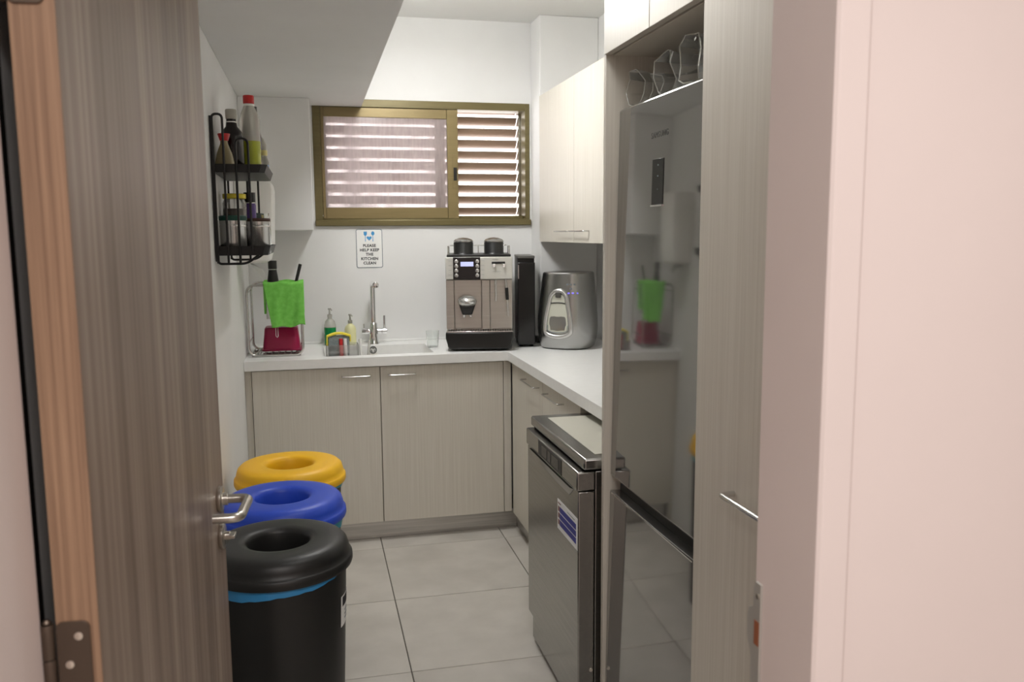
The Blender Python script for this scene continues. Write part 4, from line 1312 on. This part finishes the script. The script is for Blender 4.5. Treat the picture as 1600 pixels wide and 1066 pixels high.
# milk cooler beside it
t = thing('milk_cooler', 'narrow black milk cooler standing right of the coffee machine', 'cooler', tuple(Vector((0.805, 4.15, ZT))+Matrix.Rotation(CMR, 3, 'Z') @ Vector((0.249, 0.27, 0))), rotz=CMR)
o = (1.05, 4.42, ZT)
MB(o).box(1.000, 1.084, 4.272, 4.600, ZT+0.009, 1.372).build('body', 'black', t, bevel=0.002)
MB(o).box(0.998, 1.086, 4.250, 4.2705, ZT+0.014, 1.352).build('door', 'black_gloss', t, bevel=0.003)
MB(o).box(0.9985, 1.0855, 4.256, 4.601, 1.3722, 1.3850).build('lid', 'grey_plastic', t, bevel=0.002)
MB(o).box(1.0005, 1.0035, 4.2460, 4.2495, 1.270, 1.340).build('handle', 'chrome', t)
for (xx, yy) in ((1.015, 4.30), (1.07, 4.30), (1.015, 4.57), (1.07, 4.57)):
    MB(o).lathe([(0.010, 0.0003), (0.010, 0.0088)], (xx, yy, ZT), 12).build('foot', 'rubber', t)

# power adapter
t = thing('power_adapter', 'grey power adapter block on worktop between milk cooler and water dispenser', 'adapter', (1.186, 4.375, ZT+0.0003))
MB().box(-0.034, 0.030, -0.020, 0.022, 0, 0.036).build('block', 'grey_plastic', t, bevel=0.004)
MB().tube(bend([(-0.028, -0.0205, 0.006), (-0.012, -0.035, 0.0035), (0.005, -0.022, 0.0035), (0.026, -0.033, 0.0035)], 0.01), 0.003, 8).build('cord', 'black', t)
MB().box(-0.026, 0.0, 0.000, 0.020, 0.0362, 0.058).build('plug', 'white', t, bevel=0.004)

# ------------------------------------------------------------------ water dispenser
wd = thing('water_dispenser', 'silver countertop water dispenser with pale rounded outlet recess', 'water dispenser', (1.268, 4.165, ZT), rotz=radians(-38))
def sect(z, w, d, n=40, p=2.7, off=0.0):
    out = []
    for k in range(n):
        a = 2*pi*k/n
        c_, s_ = cos(a), sin(a)
        x = w*(abs(c_)**(2/p))*(1 if c_ >= 0 else -1)
        y = d*(abs(s_)**(2/p))*(1 if s_ >= 0 else -1)
        out.append((x, y+off, z))
    return out
lv = [(0.003, 0.122, 0.120, 0), (0.010, 0.130, 0.128, 0), (0.05, 0.141, 0.140, 0), (0.10, 0.1455, 0.145, 0), (0.16, 0.1440, 0.143, 0), (0.24, 0.137, 0.136, 0.003), (0.33, 0.128, 0.127, 0.006), (0.378, 0.123, 0.122, 0.008)]
MB().loft([sect(*q[:3], off=q[3]) for q in lv]).build('body', 'silver_body', wd, angle=50)
MB().loft([sect(0.3783, 0.1225, 0.1215, off=0.008), sect(0.3835, 0.118, 0.117, off=0.008)]).build('top_cover', 'silver_body', wd)
MB().loft([sect(0.0003, 0.118, 0.116), sect(0.0028, 0.120, 0.118)]).build('base', 'black', wd)
# outlet recess: tombstone shaped ring on the front
def front_y(x, z):
    for (a, b) in zip(lv, lv[1:]):
        if a[0] <= z <= b[0]:
            f = (z-a[0])/(b[0]-a[0])
            w = a[1]+(b[1]-a[1])*f
            d = a[2]+(b[2]-a[2])*f
            of = a[3]+(b[3]-a[3])*f
            break
    q = max(0.0, 1-(abs(x)/w)**2.7)
    return of-d*q**(1/2.7)
def tomb(sc, n=14):
    pts = []
    zc_, hw_top, hw_bot = 0.185, 0.044*sc, 0.068*sc
    ztop, zbot = 0.185+0.110*sc, 0.185-0.118*sc
    prof_ = []
    for k in range(n+1):                       # over the top
        a = pi*k/n
        prof_.append((hw_top*1.05*cos(a), ztop-0.050*sc+0.050*sc*sin(a)))
    for k in range(1, n):
        q = k/n
        prof_.append((-(hw_top*1.05+(hw_bot-hw_top*1.05)*sin(q*pi/2)), ztop-0.05*sc-(ztop-0.05*sc-zbot-0.03*sc)*q))
    for k in range(n+1):
        a = pi+pi*k/n
        prof_.append((hw_bot*cos(a), zbot+0.030*sc+0.030*sc*sin(a)))
    for k in range(1, n):
        q = 1-k/n
        prof_.append(((hw_top*1.05+(hw_bot-hw_top*1.05)*sin(q*pi/2)), ztop-0.05*sc-(ztop-0.05*sc-zbot-0.03*sc)*q))
    return prof_
T1 = tomb(1.0)
rg = MB().tube([(p[0], front_y(p[0], p[1])-0.002, p[1]) for p in T1], 0.0125, 10, closed=True).build('outlet_surround', 'silver', wd, angle=70)
T2 = tomb(0.86)
T2c = [(p[0], front_y(p[0], p[1])-0.0015, p[1]) for p in T2]
m = MB()
m.add(T2c+[(p[0], p[1]-0.0, p[2]) for p in [(0, front_y(0, 0.185)-0.0015, 0.185)]], [(k, (k+1) % len(T2c), len(T2c)) for k in range(len(T2c))])
m.build('outlet_back', 'sealant', wd, fix=False)
pn = [(p[0]*1.0, p[1]) for p in tomb(0.80) if p[1] < 0.235]
m = MB().tube([(p[0], front_y(p[0], p[1])-0.004, p[1]) for p in ((-0.043, 0.232), (-0.02, 0.236), (0.0, 0.237), (0.02, 0.236), (0.043, 0.232))], 0.0022, 8)
m.build('panel_line', 'print_black', wd)
m = MB().tube([(p[0], front_y(p[0], p[1])-0.004, p[1]) for p in ((-0.052, 0.125), (-0.052, 0.098), (-0.03, 0.090), (0.0, 0.088), (0.03, 0.090), (0.052, 0.098), (0.052, 0.125))], 0.0016, 8)
m.build('panel_line', 'print_grey', wd)
MB().box(-0.014, 0.014, front_y(0, 0.275)-0.012, front_y(0, 0.275)-0.001, 0.262, 0.288).build('nozzle', 'grey_plastic', wd, bevel=0.003)
for (x, z, mt, w) in ((0.060, 0.327, 'print_grey', 0.016), (0.062, 0.306, 'print_grey', 0.006), (0.072, 0.284, 'led', 0.019)):
    y = front_y(x, z)
    ic = MB()
    for q in range(3 if w > 0.01 else 1):
        xx = x-w+w*q if w > 0.01 else x
        yy = front_y(xx, z)
        ic.box(xx-0.006, xx+0.004, yy-0.0018, yy+0.002, z-0.003, z+0.003)
    ic.build('indicator', mt, wd)
